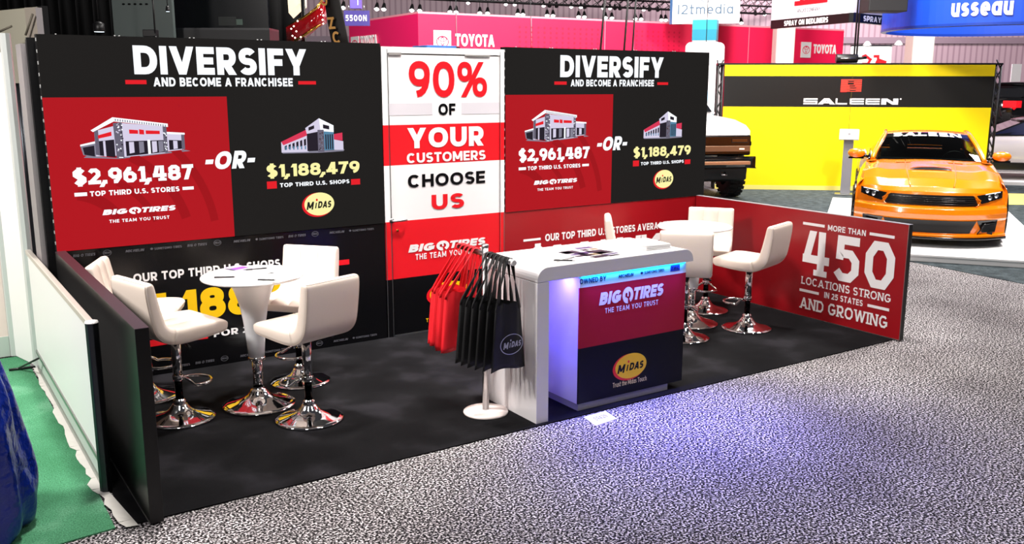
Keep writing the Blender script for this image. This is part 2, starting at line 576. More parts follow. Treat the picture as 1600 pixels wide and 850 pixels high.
def midas(F, mb, box, my, mr, mk, d=.002, ring=None):
    """yellow oval with a red crescent and slanted black capitals"""
    u0, v0, u1, v1 = box
    cu, cv, ru, rv = (u0+u1)/2, (v0+v1)/2, (u1-u0)/2, (v1-v0)/2
    if ring is None:
        F.ellipse(mb, cu-.035*ru, cv-.02*rv, ru*.97, rv, mr, d)
        F.ellipse(mb, cu+.07*ru, cv+.04*rv, ru*.93, rv*.94, my, d+.0005)
    else:
        F.ellipse(mb, cu, cv, ru, rv, ring, d, inner=.93)
    a = cu-.74*ru; b = cu+.82*ru; y0 = cv-.3*rv; y1 = cv+.26*rv
    W = b-a
    F.text(mb, 'M', (a, y0-.08*rv, a+.31*W, y1), mk, d+.001, w=.25, shear=.22, wide=1.05)
    F.text(mb, 'I', (a+.335*W, y0, a+.425*W, y1-.1*rv), mk, d+.001, w=.25, shear=.22)
    F.ellipse(mb, a+.42*W, y1+.13*rv, .075*rv*1.2, .085*rv*1.2, mr if ring is None else ring, d+.001, n=12)
    F.text(mb, 'DAS', (a+.445*W, y0, b, y1), mk, d+.001, w=.25, shear=.22, gap=.06)

# ------------------------------------------------------------------ floors
M_AISLE = ramp_mat('speckled_grey_carpet', [
    (78, 2, [(.40, '0a0909'), (.47, '373435'), (.535, '858082'), (.60, 'efe9eb')], 1, 'MIX'),
    (1.1, 2, [(.3, 'b8b4b6'), (.7, 'ffffff')], .7, 'MULTIPLY')], .95, .1, .6, 130, .006)
M_BCARP = ramp_mat('black_booth_carpet', [
    (2.2, 5, [(.38, '131315'), (.52, '19191b'), (.66, '29282c')], 1, 'MIX'),
    (240, 2, [(.3, '8a8a8a'), (.7, 'ffffff')], .6, 'MULTIPLY')], .95, .08, .4, 260, .003)
M_DCARP = ramp_mat('slate_booth_carpet', [
    (7, 4, [(.35, '3c4448'), (.65, '566064')], 1, 'MIX'),
    (60, 2, [(.3, '8a8a8a'), (.7, 'ffffff')], .6, 'MULTIPLY')], .95, .1)
M_GREEN = ramp_mat('green_carpet', [
    (1.6, 5, [(.35, '4a8a64'), (.52, '5c9f78'), (.7, '93ccab')], 1, 'MIX'),
    (140, 3, [(.3, '6a8a78'), (.7, 'ffffff')], .8, 'MULTIPLY')], .95, .1, .6, 160, .006)

def slab(name, pts, z0, z1, m):
    b = MB()
    b.prism([(x, y, z0) for x, y in pts], (0, 0, z1-z0))
    return b.build(name, m)
fl = struct(slab('floor', [(-14, -12), (60, -12), (60, 60), (-14, 60)], -.05, 0, M_AISLE))
fl['label'] = 'grey speckled aisle carpet covering the hall floor'
BX0, BX1, BY = -.10, 6.30, -2.48
tag(slab('booth_carpet', [(BX0, BY), (BX1, BY), (BX1, .045), (-.085, .045)], 0, .008, M_BCARP), 'black worn carpet under the stools and counter of the booth', 'carpet')
g_near = on_z(198, 825)
tag(slab('green_carpet', [(-3.4, g_near.y-.35), (g_near.x-.05, g_near.y+.02), (-.16, -1.9), (-.17, 1.15), (-3.4, 1.15)], 0, .008, M_GREEN), 'bright green carpet on the floor left of the low white partition', 'carpet')
# torn plastic film along the green carpet's edge
random.seed(4)
b = MB(); edge_a = []; edge_b = []
for i in range(41):
    t = i/40
    y = .75+(g_near.y-.02-.75)*t
    xr = -.125+.06*max(0, (t-.8)/.2)
    wob = .012+.035*random.random()*(.4+t)
    edge_a.append((xr, y)); edge_b.append((xr-wob-.02, y))
for i in range(40):
    z = .0095
    q = [(edge_a[i][0], edge_a[i][1], z), (edge_b[i][0], edge_b[i][1], z+.012*random.random()), (edge_b[i+1][0], edge_b[i+1][1], z+.004), (edge_a[i+1][0], edge_a[i+1][1], z)]
    b.prism(q, (0, 0, .0015))
tag(b.build('plastic_film', mat('film', 'd9d6cf', .35), merge=False), 'torn strip of whitish film along the green carpet edge', 'film')

# ------------------------------------------------------------------ booth back wall: two LED walls, closet, lower graphics
F = Face((0, 0, 0), (1, 0, 0))
W, H, ZB, XR, HL = 2.5607, 1.5, 1.0283, 3.8003, 1.0322
ZT = ZB+H

def store_big(b, T, box):
    """shop with stone corner towers; T maps u,v,d -> 3d"""
    u0, v0, u1, v1 = box
    def S(pts, m, d):
        b.poly([T(u0+x*(u1-u0), v0+y*(v1-v0), d) for x, y in pts], m)
    # material slots: 0 lavender 1 stone 2 dark 3 grey 4 red 5 white
    S([(0, .34), (.13, .40), (.13, .07), (.02, .12)], 3, .002)
    S([(.02, .30), (.12, .34), (.12, .08), (.03, .13)], 2, .0025)
    S([(.13, .68), (.32, .80), (.32, .08), (.13, .08)], 0, .002)
    S([(.16, .44), (.30, .47), (.30, .04), (.16, .1)], 2, .0026)
    S([(.20, .44), (.22, .445), (.22, .07), (.20, .075)], 0, .003)
    S([(.38, .86), (.76, .76), (.76, .10), (.38, .04)], 0, .002)
    S([(.40, .42), (.75, .42), (.75, .12), (.40, .06)], 2, .0026)
    for i, x in enumerate((.43, .52, .64, .70)):
        S([(x, .40), (x+.045, .40), (x+.045, .14), (x, .12)], 3 if i % 2 else 0, .003)
    S([(.60, .44), (.625, .44), (.625, .1), (.60, .09)], 5, .0032)
    S([(.30, .86), (.38, .88), (.38, .0), (.31, .02)], 1, .0032)
    S([(.75, .80), (.785, .79), (.785, .12), (.75, .11)], 1, .0032)
    S([(.13, .73), (.165, .70), (.165, .1), (.13, .12)], 1, .0032)
    S([(.785, .60), (.95, .57), (.94, .17), (.785, .14)], 0, .002)
    S([(.80, .42), (.92, .40), (.92, .19), (.80, .17)], 2, .0026)
    S([(.84, .40), (.88, .39), (.88, .2), (.84, .19)], 0, .003)
    S([(.92, .56), (.95, .55), (.95, .18), (.92, .17)], 1, .0032)
    # roof edges
    S([(.10, .70), (.30, 1.0), (.31, .90), (.12, .66)], 5, .0036)
    S([(.30, 1.0), (.80, .82), (.80, .74), (.31, .90)], 5, .0036)
    for i in range(22):
        x = .32+i*.0215
        y = 1.0-(x-.30)*.36
        S([(x, y-.03), (x+.010, y-.033), (x+.010, y-.085), (x, y-.082)], 3, .0039)
    S([(.785, .62), (.955, .585), (.955, .54), (.785, .57)], 5, .0036)
    S([(0, .37), (.13, .44), (.13, .39), (0, .33)], 5, .0036)
    # wall signs
    for x0_, x1_, y0_, y1_ in ((.44, .52, .60, .70), (.53, .575, .58, .70), (.59, .72, .58, .67)):
        S([(x0_, y0_), (x1_, y0_-.01), (x1_, y1_-.02), (x0_, y1_)], 4, .0036)
    S([(.16, .50), (.28, .56), (.28, .66), (.16, .58)], 4, .0036)
    S([(.33, .05), (.37, .04), (.37, .02), (.33, .03)], 5, .004)
    for i in range(26):
        x = random.uniform(.31, .375); y = random.uniform(.05, .83)
        S([(x, y), (x+.012, y), (x+.012, y+.03), (x, y+.03)], random.choice((5, 2, 0)), .0042)
    for i in range(14):
        x = random.uniform(.75, .775); y = random.uniform(.12, .75)
        S([(x, y), (x+.010, y), (x+.010, y+.03), (x, y+.03)], random.choice((5, 2)), .0042)
    S([(.02, .06), (.33, .0), (1.0, .13), (.95, .16), (.38, .04), (.32, .02), (.05, .11)], 3, .0015)
def store_small(b, T, box):
    u0, v0, u1, v1 = box
    def S(pts, m, d):
        b.poly([T(u0+x*(u1-u0), v0+y*(v1-v0), d) for x, y in pts], m)
    S([(0, .34), (.42, .66), (.42, .02), (0, .03)], 0, .002)
    S([(0, .34), (.40, .68), (.40, .50), (.03, .24)], 6, .0026)
    for i in range(6):
        x = .05+i*.06
        S([(x, .10+.02*i), (x+.035, .12+.02*i), (x+.035, .24+.035*i), (x, .21+.035*i)], 2, .0026)
        S([(x+.01, .10), (x+.03, .10), (x+.03, .2), (x+.01, .2)], 7, .003)
    S([(.38, .72), (.60, 1.0), (.62, .62), (.40, .55)], 0, .0028)
    S([(.60, 1.0), (.83, .78), (.83, .58), (.62, .62)], 5, .0028)
    S([(.40, .55), (.62, .62), (.62, .04), (.40, .04)], 2, .003)
    S([(.62, .62), (.83, .58), (.83, .06), (.62, .04)], 7, .003)
    S([(.57, .66), (.67, .66), (.67, .0), (.57, .0)], 1, .0036)
    for i in range(4):
        x = .69+i*.035
        S([(x, .52), (x+.02, .52), (x+.02, .08), (x, .07)], 2, .0036)
    S([(.83, .52), (.97, .56), (.97, .32), (.83, .36)], 6, .003)
    S([(.83, .36), (.98, .30), (.98, .04), (.83, .05)], 0, .003)
    S([(.43, .74), (.52, .80), (.52, .70), (.43, .64)], 2, .0036)
    S([(.66, .82), (.76, .77), (.76, .66), (.66, .70)], 2, .0036)
    for i in range(16):
        x = random.uniform(.575, .655); y = random.uniform(.04, .6)
        S([(x, y), (x+.018, y), (x+.018, y+.03), (x, y+.03)], random.choice((3, 2, 8)), .004)
    S([(0, .03), (1, .05), (.98, .0), (.6, -.02), (.02, 0)], 3, .0015)

def led_screen(u0, label):
    t = thing('led_wall', label, 'screen', (u0, 0, ZB), 0, 'led walls of the booth')
    def T(u, v, d=0): return Vector((u0+u, -d, v))
    G = Face((u0, 0, 0), (1, 0, 0))
    b = MB(); b.box(u0, u0+W, .0, .085, ZB, ZT)
    b.build('cabinet', M_BLKPL, t, True)
    # tiny clips on the left edge and along the top
    b = MB()
    for i in range(19):
        z = ZB+.05+i*.078
        b.box(u0-.004, u0+.001, .008, .022, z, z+.022)
    for x in (.12, .50, .53, 1.02, 1.05, 1.53, 1.56, 2.05, 2.08):
        b.box(u0+x, u0+x+.008, .01, .02, ZT-.001, ZT+.006)
    b.build('clip', mat('clip_white', 'cfcfcf', .5), t, True)
    # picture
    red = F.boxs([(66, 152.5), (354, 151.5), (366, 369), (89, 391)])
    ru = red[2]; rv = F.uv(66, 152.5)[1]
    b = MB()
    G.rect(b, 0, ZB, W, ZT, 0, .0006)
    G.rect(b, .0, ZB, ru, rv, 1, .0012)
    b.build('display', [L_BLACK, L_RED], t, True, merge=False)
    # swirls of darker red
    b = MB()
    for cx, cy, r0, r1, a0, a1 in ((.15, 1.0, .55, .60, 20, 60), (.15, 1.0, .75, .82, 15, 60), (.1, 1.02, 1.0, 1.06, 8, 50), (.1, 1.05, .34, .42, 30, 80)):
        N = 14; pts = []
        for i in range(N+1):
            a = rad(a0+(a1-a0)*i/N); pts.append((cx+r1*math.cos(a), cy+r1*math.sin(a)))
        for i in range(N, -1, -1):
            a = rad(a0+(a1-a0)*i/N); pts.append((cx+r0*math.cos(a), cy+r0*math.sin(a)))
        pts = [(min(max(u, .0), ru), min(max(v, ZB), rv)) for u, v in pts]
        for i in range(N):
            G.shape(b, [pts[i], pts[i+1], pts[2*N+1-i-1], pts[2*N+1-i]], 0, .0016)
    b.build('swirl_pattern', led('led_red_dark', 'b3161f', .8), t, True, merge=False)
    b = MB(); G.text(b, 'DIVERSIFY', F.box((210, 116), (478, 77)), 0, .0025, w=.25, gap=.09)
    b.build('headline_lettering', L_WHITE, t, True, merge=False)
    b = MB()
    G.text(b, 'AND BECOME A FRANCHISEE', F.box((240, 135), (457, 122)), 0, .0025, w=.23, gap=.12, space=.4)
    G.rect(b, *F.box((196, 131.5), (228.5, 125)), 1, .0025); G.rect(b, *F.box((466, 132), (493.4, 126.8)), 1, .0025)
    b.build('subtitle_lettering', [L_WHITE, L_BAR], t, True, merge=False)
    b = MB(); store_big(b, lambda u, v, d: G.p(u, v, d), F.boxs([(127, 184), (294, 184), (127, 247), (294, 244)]))
    b.build('red_store_picture', [L_LAV, L_STONE, L_DARK, L_GREY, L_BAR, L_WHITE, L_PINK, L_SKY, L_BRN], t, True, merge=False)
    b = MB()
    G.text(b, '$2,961,487', F.box((115, 289.6), (301.4, 256.3)), 0, .0025, 'slab', w=.24, gap=.08)
    G.text(b, 'TOP THIRD U.S. STORES', F.box((140.8, 307), (280, 291)), 0, .0025, w=.23, gap=.12, space=.4)
    G.rect(b, *F.boxs([(116, 301.5), (136.3, 306)]), 0, .0025); G.rect(b, *F.boxs([(284.9, 292.1), (302.7, 295.8)]), 0, .0025)
    b.build('red_side_lettering', L_WHITE, t, True, merge=False)
    b = MB(); big_o(G, b, F.box((160, 336.3), (274.2, 320.3)), 0, .0025)
    G.text(b, 'THE TEAM YOU TRUST', F.box((171, 348.5), (264.4, 336.6)), 0, .0025, w=.2, gap=.2, space=.5)
    b.build('tire_emblem', L_WHITE, t, True, merge=False)
    b = MB(); q = F.box((321, 265.5), (398, 234.5)); G.text(b, '-OR-', q, 0, .003, w=.25, shear=.22, gap=.1)
    b.build('or_lettering', L_WHITE, t, True, merge=False)
    b = MB(); store_small(b, lambda u, v, d: G.p(u, v, d), F.box((440, 240), (536.7, 184)))
    b.build('black_store_picture', [L_LAV, L_STONE, L_DARK, L_GREY, L_BAR, L_WHITE, L_PINK, L_SKY, L_BRN], t, True, merge=False)
    b = MB()
    G.text(b, '$1,188,479', F.box((417, 277.6), (561.2, 251)), 0, .0025, w=.23, gap=.07)
    G.text(b, 'TOP THIRD U.S. SHOPS', F.box((437.4, 292.7), (545.6, 280)), 1, .0025, w=.23, gap=.12, space=.4)
    G.rect(b, *F.boxs([(416.7, 283.8), (432.7, 294.3)]), 2, .0025); G.rect(b, *F.boxs([(548.2, 280), (562.6, 288)]), 2, .0025)
    b.build('black_side_lettering', [L_CREAM, L_WHITE, L_BAR], t, True, merge=False)
    b = MB(); midas(G, b, F.boxs([(471.8, 319), (522.1, 319), (497, 300.5), (497, 338.5)]), 0, 1, 2, .0025)
    b.build('oval_emblem', [L_CREAM, L_BAR, L_BLACK], t, True, merge=False)
    return t
random.seed(2)
led_screen(0, 'left LED wall reading DIVERSIFY, above the black lower graphic')
led_screen(XR, 'right LED wall reading DIVERSIFY, between the white closet door and the pickup')

# frame behind the LED walls
t = thing('wall_frame', 'black upright frame side behind the left LED wall', 'frame', (-.02, .3, 0))
b = MB(); b.box(-.05, W, .10, .14, .001, ZT-.02); b.build('back_panel', M_BLKPL, t, True)
b = MB(); b.box(-.085, -.052, .14, .42, 0, ZT-.06); b.build('side_panel', mat('grey_board', '8b8587', .5), t, True)
b = MB(); b.box(-.05, -.004, .145, .175, 0, ZT-.03); b.build('post', M_BLKPL, t, True, bevel=.004)

# closet with door
CX0, CX1 = W+.008, XR-.012
DX0, DX1 = F.uv(606.5, 85)[0], F.uv(780, 90)[0]
DZ1 = F.uv(606.5, 85)[1]
CZ = F.uv(598, 72.5)[1]
v_r0, v_r1 = F.uv(599.5, 195.9)[1], F.uv(600.6, 259.4)[1]
v_w = F.uv(604, 347.5)[1]; v_b = F.uv(605, 438)[1]
t = thing('closet', 'white and red storage closet with door reading 90% OF YOUR CUSTOMERS', 'closet', ((CX0+CX1)/2, .05, 0))
bands = [(v_r1, CZ, 0), (v_r0, v_r0, 0), (v_r1, v_r0, 1), (v_w, v_r1, 0), (v_b, v_w, 1), (.0085, v_b, 2)]
bands = [(v_r0, CZ, 0), (v_r1, v_r0, 1), (v_w, v_r1, 0), (v_b, v_w, 1), (.0085, v_b, 2)]
def column(b, x0, x1, ztop, y0, y1):
    for a, c, m in bands:
        b.box(x0, x1, y0, y1, a, min(c, ztop), m)
GAP = .008
b = MB(); column(b, CX0, DX0-GAP, CZ, .0, .05); b.build('left_stile', [M_WHITE, M_REDB, M_BLACKP], t, True)
b = MB(); column(b, DX1+GAP, CX1, CZ, .0, .05); b.build('right_stile', [M_WHITE, M_REDB, M_BLACKP], t, True)
b = MB(); b.box(DX0-GAP, DX1+GAP, 0, .05, DZ1+.012, CZ); b.build('header', M_WHITE, t, True)
b = MB(); b.box(CX0, CX0+.04, .05, 1.0, .001, CZ-.05); b.box(CX1-.04, CX1, .05, 1.0, .001, CZ-.05); b.box(CX0, CX1, .96, 1.0, .001, CZ-.05)
b.build('closet_shell', M_BLKPL, t, True)
b = MB(); b.box(DX0-GAP, DX1+GAP, .03, .05, .0085, DZ1+.012); b.build('door_jamb', mat('jamb', '55504e', .5), t, True)
b = MB(); column(b, DX0, DX1, DZ1, .004, .03)
door = b.build('door', [M_WHITE, M_REDB, M_BLACKP], t, True)
b = MB()
b.box(DX0-GAP-.005, DX0-GAP, -.004, .0, .0085, CZ-.02); b.box(DX1+GAP, DX1+GAP+.004, -.003, .0, .0085, CZ-.02)
b.box(CX0, CX0+.006, -.004, 0, .0085, ZB); b.box(CX1-.006, CX1, -.004, 0, .0085, ZB); b.box(DX0, DX1, -.004, .004, .0085, .02)
b.build('metal_edging', M_ALU, t, True)
b = MB(); b.box(DX0, DX0+.12, -.006, .002, DZ1-.004, DZ1+.016); b.build('door_closer', mat('closer', '8d8a88', .4), t, True); b = MB(); b.box(DX1-.36, DX1-.10, -.006, .002, DZ1-.002, DZ1+.012)
b.build('door_closer', mat('closer', '8d8a88', .4), t, True)
b = MB()
hx, hz = F.uv(612, 345)
b.tube([(hx, 0, hz), (hx, -.04, hz), (hx+.10, -.045, hz), (hx+.13, -.03, hz)], .009, 10)
b.lathe([(0, -.004), (.022, -.004), (.022, .004), (0, .004)], (hx, 0, hz), 16, axis='y')
b.build('handle', M_STEEL, door, True)
b = MB(); kx, kz = F.uv(621, 360); b.lathe([(0, -.008), (.010, -.008), (.010, .004)], (kx, .0, kz), 12, axis='y'); b.build('lock', mat('brass', 'b08a45', .3, 1), door, True)
DOORM = [M_PRW, M_REDB, M_PALE, M_BLACKP]
b = MB()
F.rect(b, F.uv(607.6, 170)[0], F.uv(607, 180.7)[1], F.uv(675.7, 170)[0], F.uv(607.6, 161.8)[1], 2, -.002)
b.build('grey_band', DOORM, door, True, merge=False); b = MB()
F.rect(b, F.uv(721.3, 170)[0], F.uv(607, 180.7)[1], DX1, F.uv(607.6, 161.8)[1], 2, -.002)
b.build('grey_band', DOORM, door, True, merge=False); b = MB()
F.text(b, '90%', F.box((639.4, 152.4), (761.1, 97)), 1, -.001, w=.19, gap=.1)
b.build('lettering', DOORM, door, True, merge=False); b = MB()
F.text(b, 'OF', F.box((685.3, 180), (711.7, 161.6)), 3, -.001, w=.22)
b.build('lettering', DOORM, door, True, merge=False); b = MB()
F.text(b, 'YOUR', F.box((637, 232.2), (755.8, 197)), 0, -.001, w=.24, gap=.1)
b.build('lettering', DOORM, door, True, merge=False); b = MB()
F.text(b, 'CUSTOMERS', F.box((635.9, 255.3), (758.7, 234.3)), 0, -.001, w=.22, gap=.1)
b.build('lettering', DOORM, door, True, merge=False); b = MB()
F.text(b, 'CHOOSE', F.box((637.6, 293.6), (758, 266.6)), 3, -.001, w=.21, gap=.12)
b.build('lettering', DOORM, door, True, merge=False); b = MB()
F.text(b, 'US', F.box((674.7, 328.2), (725.1, 301)), 1, -.001, w=.23, gap=.14)
b.build('lettering', [M_PRW, M_REDB, M_PALE, M_BLACKP], door, True, merge=False)
b = MB()
q = F.box((637.9, 395), (758.5, 370.5)); big_o(F, b, q, 0, -.001)
q2 = F.uv(649.4, 406.2); F.text(b, 'THE TEAM YOU TRUST', (q2[0], q2[1], q[2]-.03, q2[1]+.052), 0, -.001, w=.2, gap=.2, space=.5)
b.build('tire_emblem', M_PRW, door, True, merge=False)
b = MB()
ol = F.uv(666.7, 463); ocx = (DX0+DX1)/2
midas(F, b, (ol[0], ol[1]-.115, 2*ocx-ol[0], ol[1]+.115), 0, 1, 2, -.001)
q3 = F.uv(666, 503.7); F.text(b, 'Trust the Midas Touch', (q3[0], q3[1], 2*ocx-q3[0], q3[1]+.036), 0, -.001, w=.17)
b.build('oval_emblem', [M_PRY, M_REDB, M_BLACKP], door, True, merge=False)
q = F.uv(670, 73); q_ = F.uv(716, 73)
t = thing('blue_box', 'flat blue box lying on top of the white closet', 'box', (q[0]+.2, .12, CZ))
b = MB(); b.box(q[0], q_[0], .03, .30, CZ, CZ+.022); b.build('box_body', mat('blue_board', '3b6cae', .4), t, True, bevel=.004)
b = MB(); b.box(q_[0]+.002, q_[0]+.05, .05, .28, CZ, CZ+.014); b.build('box_end', M_BLKPL, t, True)

# lower graphics under the LED walls
t = thing('graphic_panel', 'glossy black lower graphic with yellow figures behind the left table', 'panel', (1.3, .03, 0))
b = MB(); b.box(.056, W, .004, .05, .009, ZB-.004); b.build('board', M_BLACKP, t, True)
b = MB()
F.text(b, 'OUR TOP THIRD U.S. SHOPS AVERAGED', (F.uv(208.8, 442)[0], F.uv(208.8, 442)[1], F.uv(208.8, 442)[0]+(W-.32-F.uv(208.8, 442)[0])*.93, F.uv(208.8, 442)[1]+.066), 0, -.002, w=.22, gap=.12, space=.38)
b.build('caption_lettering', M_PRW, t, True, merge=False)
b = MB()
F.text(b, 'FOR 2023', F.box((334.4, 527), (425, 504)), 0, -.002, w=.23, gap=.12)
b.build('year_lettering', M_PRW, t, True, merge=False)
b = MB()
u8 = F.uv(313, 500); u88 = F.uv(357.5, 495)
dg = u88[0]-u8[0]; v0 = F.uv(313, 500)[1]; v1 = F.uv(330, 449)[1]
x188 = u8[0]-.5*dg*1.05
F.text(b, '$1,188,479', (u8[0]-2.55*dg, v0, u8[0]+5.3*dg, v1), 0, -.002, w=.25, gap=.07)
b.build('price_lettering', M_PRY, t, True, merge=False)
b = MB()
bl = F.uv(325, 524); F.rect(b, .06, bl[1]-.025, bl[0], bl[1]+.025, 0, -.002)
b.build('red_bar', M_REDB, t, True, merge=False); b = MB()
br_ = F.uv(414, 524); F.rect(b, br_[0], bl[1]-.025, br_[0]+.5, bl[1]+.025, 0, -.002)
b.build('red_bar', M_REDB, t, True, merge=False); b = MB()
bt = F.uv(546, 409); F.rect(b, bt[0]-.2, bt[1]-.022, bt[0], bt[1]+.022, 0, -.002)
b.build('red_bar', M_REDB, t, True, merge=False)
b = MB()
for vv, sc in ((ZB-.05, 1), (.045, 1)):
    u = .10
    for i in range(12):
        k = i % 4
        if k == 0: F.text(b, 'BIG O TIRES', (u, vv, u+.15, vv+.02), 0, -.002, w=.25, shear=.2)
        if k == 1: F.ellipse(b, u+.03, vv+.011, .03, .022, 0, -.002, inner=.85); F.text(b, 'MIDAS', (u+.008, vv+.004, u+.052, vv+.02), 0, -.002, w=.25, shear=.2); 
        if k == 2: F.text(b, 'MICHELIN', (u+.045, vv, u+.18, vv+.019), 0, -.002, w=.25, shear=.25)
        if k == 3: F.text(b, '+', (u, vv, u+.022, vv+.022), 0, -.002, w=.3); F.text(b, 'SUMITOMO TIRES', (u+.03, vv, u+.23, vv+.018), 0, -.002, w=.24)
        u += (.2, .11, .22, .27)[k]
b.build('sponsor_lettering', M_PRG, t, True, merge=False)

t = thing('graphic_panel', 'glossy red lower graphic with white figures behind the counter', 'panel', (5, .03, 0))
b = MB(); b.box(XR-.008, 6.249, .004, .05, .009, ZB-.004); b.build('board', M_REDP, t, True)
b = MB()
q = F.box((852, 377.3), (1036, 348.5)); a0 = F.uv(852, 377.3)[1]
F.text(b, 'OUR TOP THIRD U.S. STORES AVERAGED', (q[0], a0, F.uv(1047, 350)[0], a0+.072), 0, -.002, w=.22, gap=.11, space=.36)
q = F.boxs([(818, 371.8), (845, 379.5)]); F.rect(b, q[0], a0+.02, q[2], a0+.042, 0, -.002)
b.build('caption_lettering', M_PRW, t, True, merge=False); b = MB()
top = F.uv(995, 368)[1]
F.text(b, '$2,961,487', (F.uv(827, 395)[0], top-.33, F.uv(1066, 375)[0], top), 0, -.002, 'slab', w=.23, gap=.09)
b.build('price_lettering', M_PRW, t, True, merge=False)

# side walls of the booth
t = thing('low_wall', 'low black side wall of the booth beside the white partition', 'wall', (.02, -1.25, 0))
b = MB(); b.box(-.0124, .0547, -2.5376, 0.0, .009, HL-.004); b.build('core', M_BLACKL, t, True, bevel=.002)
b = MB(); b.box(-.0124, .0547, -2.5376, 0.0, HL-.0038, HL); b.build('top_cap', M_TOPL, t, True)
b = MB(); b.box(-.0150, -.0124, -2.5376, -.01, .0085, .014); b.build('base_strip', M_ALU, t, True)
FR = Face((6.2513, 0, 0), (0, -1, 0))
t = thing('low_wall', 'low red side wall reading MORE THAN 450 LOCATIONS STRONG', 'wall', (6.28, -1.25, 0))
b = MB(); b.box(6.2543, 6.3059, -2.5396, .10, .009, HL-.003); b.build('core', M_BLACKL, t, True, bevel=.002)
b = MB(); b.box(6.2513, 6.2543, -2.5396, .0, .010, HL-.004); b.build('red_face', M_REDP, t, True)
b = MB(); b.box(6.2513, 6.3059, -2.5396, .10, HL-.003, HL); b.build('top_cap', mat('pale_edge', '8f8a90', .35), t, True)
b = MB(); b.box(6.2493, 6.2513, -2.5396, -2.535, .010, HL-.004); b.box(6.2490, 6.2513, -2.5396, -.01, .0085, .016); b.build('metal_edging', M_ALU, t, True)
def rowtext(b, txt, p_bl, p_br, cap, style, ww, m=0, **k):
    """baseline through two photo points of the red wall; real lettering is level, so average the heights"""
    a, c = FR.uv(*p_bl), FR.uv(*p_br)
    v = (a[1]+c[1])/2
    FR.text(b, txt, (a[0], v, c[0], v+cap), m, .002, style, ww, **k)
    return v
b = MB()
def wallbar(p, q):
    a, c = FR.uv(*p), FR.uv(*q)
    v = (a[1]+c[1])/2
    bb = MB(); FR.rect(bb, a[0], v-.013, c[0], v+.013, 0, .002); bb.build('bar', M_PRW, t, True, merge=False)
v = (FR.uv(1293.5, 360)[1]+FR.uv(1352.3, 369)[1])/2
FR.text(b, 'MORE THAN', (FR.uv(1293.5, 360)[0], v, FR.uv(1352.9, 369)[0], FR.uv(1294, 351)[1]), 0, .002, w=.2, gap=.14, space=.4)
wallbar((1255, 348.5), (1288.8, 353.5))
wallbar((1359, 364.5), (1398, 371.5))
b.build('lettering', M_PRW, t, True, merge=False); b = MB()
v = (FR.uv(1290, 433)[1]+FR.uv(1371, 452)[1])/2
FR.text(b, '450', (FR.uv(1253.7, 412)[0], v, FR.uv(1397.8, 420)[0], (FR.uv(1274, 361)[1]+FR.uv(1371, 377)[1])/2), 0, .002, 'slab', w=.185, gap=.14, wide=.93)
b.build('lettering', M_PRW, t, True, merge=False); b = MB()
v = (FR.uv(1251.7, 442.5)[1]+FR.uv(1391, 473.5)[1])/2
FR.text(b, 'LOCATIONS STRONG', (FR.uv(1251.7, 440)[0], v, FR.uv(1391.7, 470)[0], FR.uv(1252, 431)[1]), 0, .002, 'slab', w=.17, gap=.16, space=.4)
b.build('lettering', M_PRW, t, True, merge=False); b = MB()
v = (FR.uv(1288, 465.5)[1]+FR.uv(1348, 478.5)[1])/2
FR.text(b, 'IN 25 STATES', (FR.uv(1288, 463)[0], v, FR.uv(1348.2, 475)[0], FR.uv(1289, 456)[1]), 0, .002, w=.2, gap=.14, space=.4)
wallbar((1249.3, 453.3), (1279.7, 457.8))
wallbar((1355.6, 476.5), (1389.4, 484.8))
b.build('lettering', M_PRW, t, True, merge=False); b = MB()
v = (FR.uv(1249.5, 482)[1]+FR.uv(1386, 512)[1])/2
FR.text(b, 'AND GROWING', (FR.uv(1249.3, 475)[0], v, FR.uv(1386.7, 505)[0], FR.uv(1250, 463)[1]), 0, .002, 'slab', w=.18, gap=.16, space=.4)
b.build('lettering', M_PRW, t, True, merge=False)

# ------------------------------------------------------------------ counter
CY0, CY1 = -2.455, -1.835
CL, CR = 2.436, 3.805
t = thing('reception_counter', 'white reception counter with blue glow and red and black front panel', 'counter', ((CL+CR)/2, (CY0+CY1)/2, 0))
zt, zu, rr = 1.052, .958, .085
def round_end(x0, x1, z0, z1, r, y, both=True):
    pts = [(x0, y, z0)]
    n = 8
    for i in range(n+1):
        a = PI - PI/2*i/n
        pts.append((x0+r+r*math.cos(a), y, z1-r+r*math.sin(a)))
    for i in range(n+1):
        a = PI/2 - PI/2*i/n
        pts.append((x1-r+r*math.cos(a), y, z1-r+r*math.sin(a)))
    pts.append((x1, y, z0))
    return pts
b = MB(); b.prism(round_end(CL, CR, zu, zt, rr, CY0), (0, CY1-CY0, 0), 0)
b.build('countertop', M_LAM, t, True, bevel=.003)
b = MB(); b.box(CL, CL+.096, CY0, CY1, .0085, zu-.003); b.build('side_panel', M_LAM, t, True, bevel=.002)
KX0, KX1, KY0, KY1 = 2.812, 3.778, -2.412, -1.93
KZ = .057
b = MB(); b.box(KX0, KX1, KY0+.012, KY1, KZ, zu); b.build('cabinet_body', M_LAM, t, True)
b = MB(); b.box(KX0+.006, 3.645, KY0+.008, KY1-.05, .0085, KZ); b.build('plinth', mat('plinth_grey', '9a98a0', .35), t, True)
FC = Face((0, KY0, 0), (1, 0, 0))
zr = FC.uv(901.4, 451)[1]; zk = FC.uv(901.4, 546)[1]
b = MB()
b.box(KX0, KX1, KY0, KY0+.012, zr, .935, 0); b.box(KX0, KX1, KY0, KY0+.012, zk, zr, 1); b.box(KX0, KX1, KY0, KY0+.012, KZ+.002, zk, 2)
fp = b.build('front_panel', [M_WHITE, mat('counter_red', 'a81526', .45, spec=.2), mat('counter_black', '08090e', .4, spec=.15)], t, True)
b = MB()
c0 = FC.uv(905.5, 444.4)
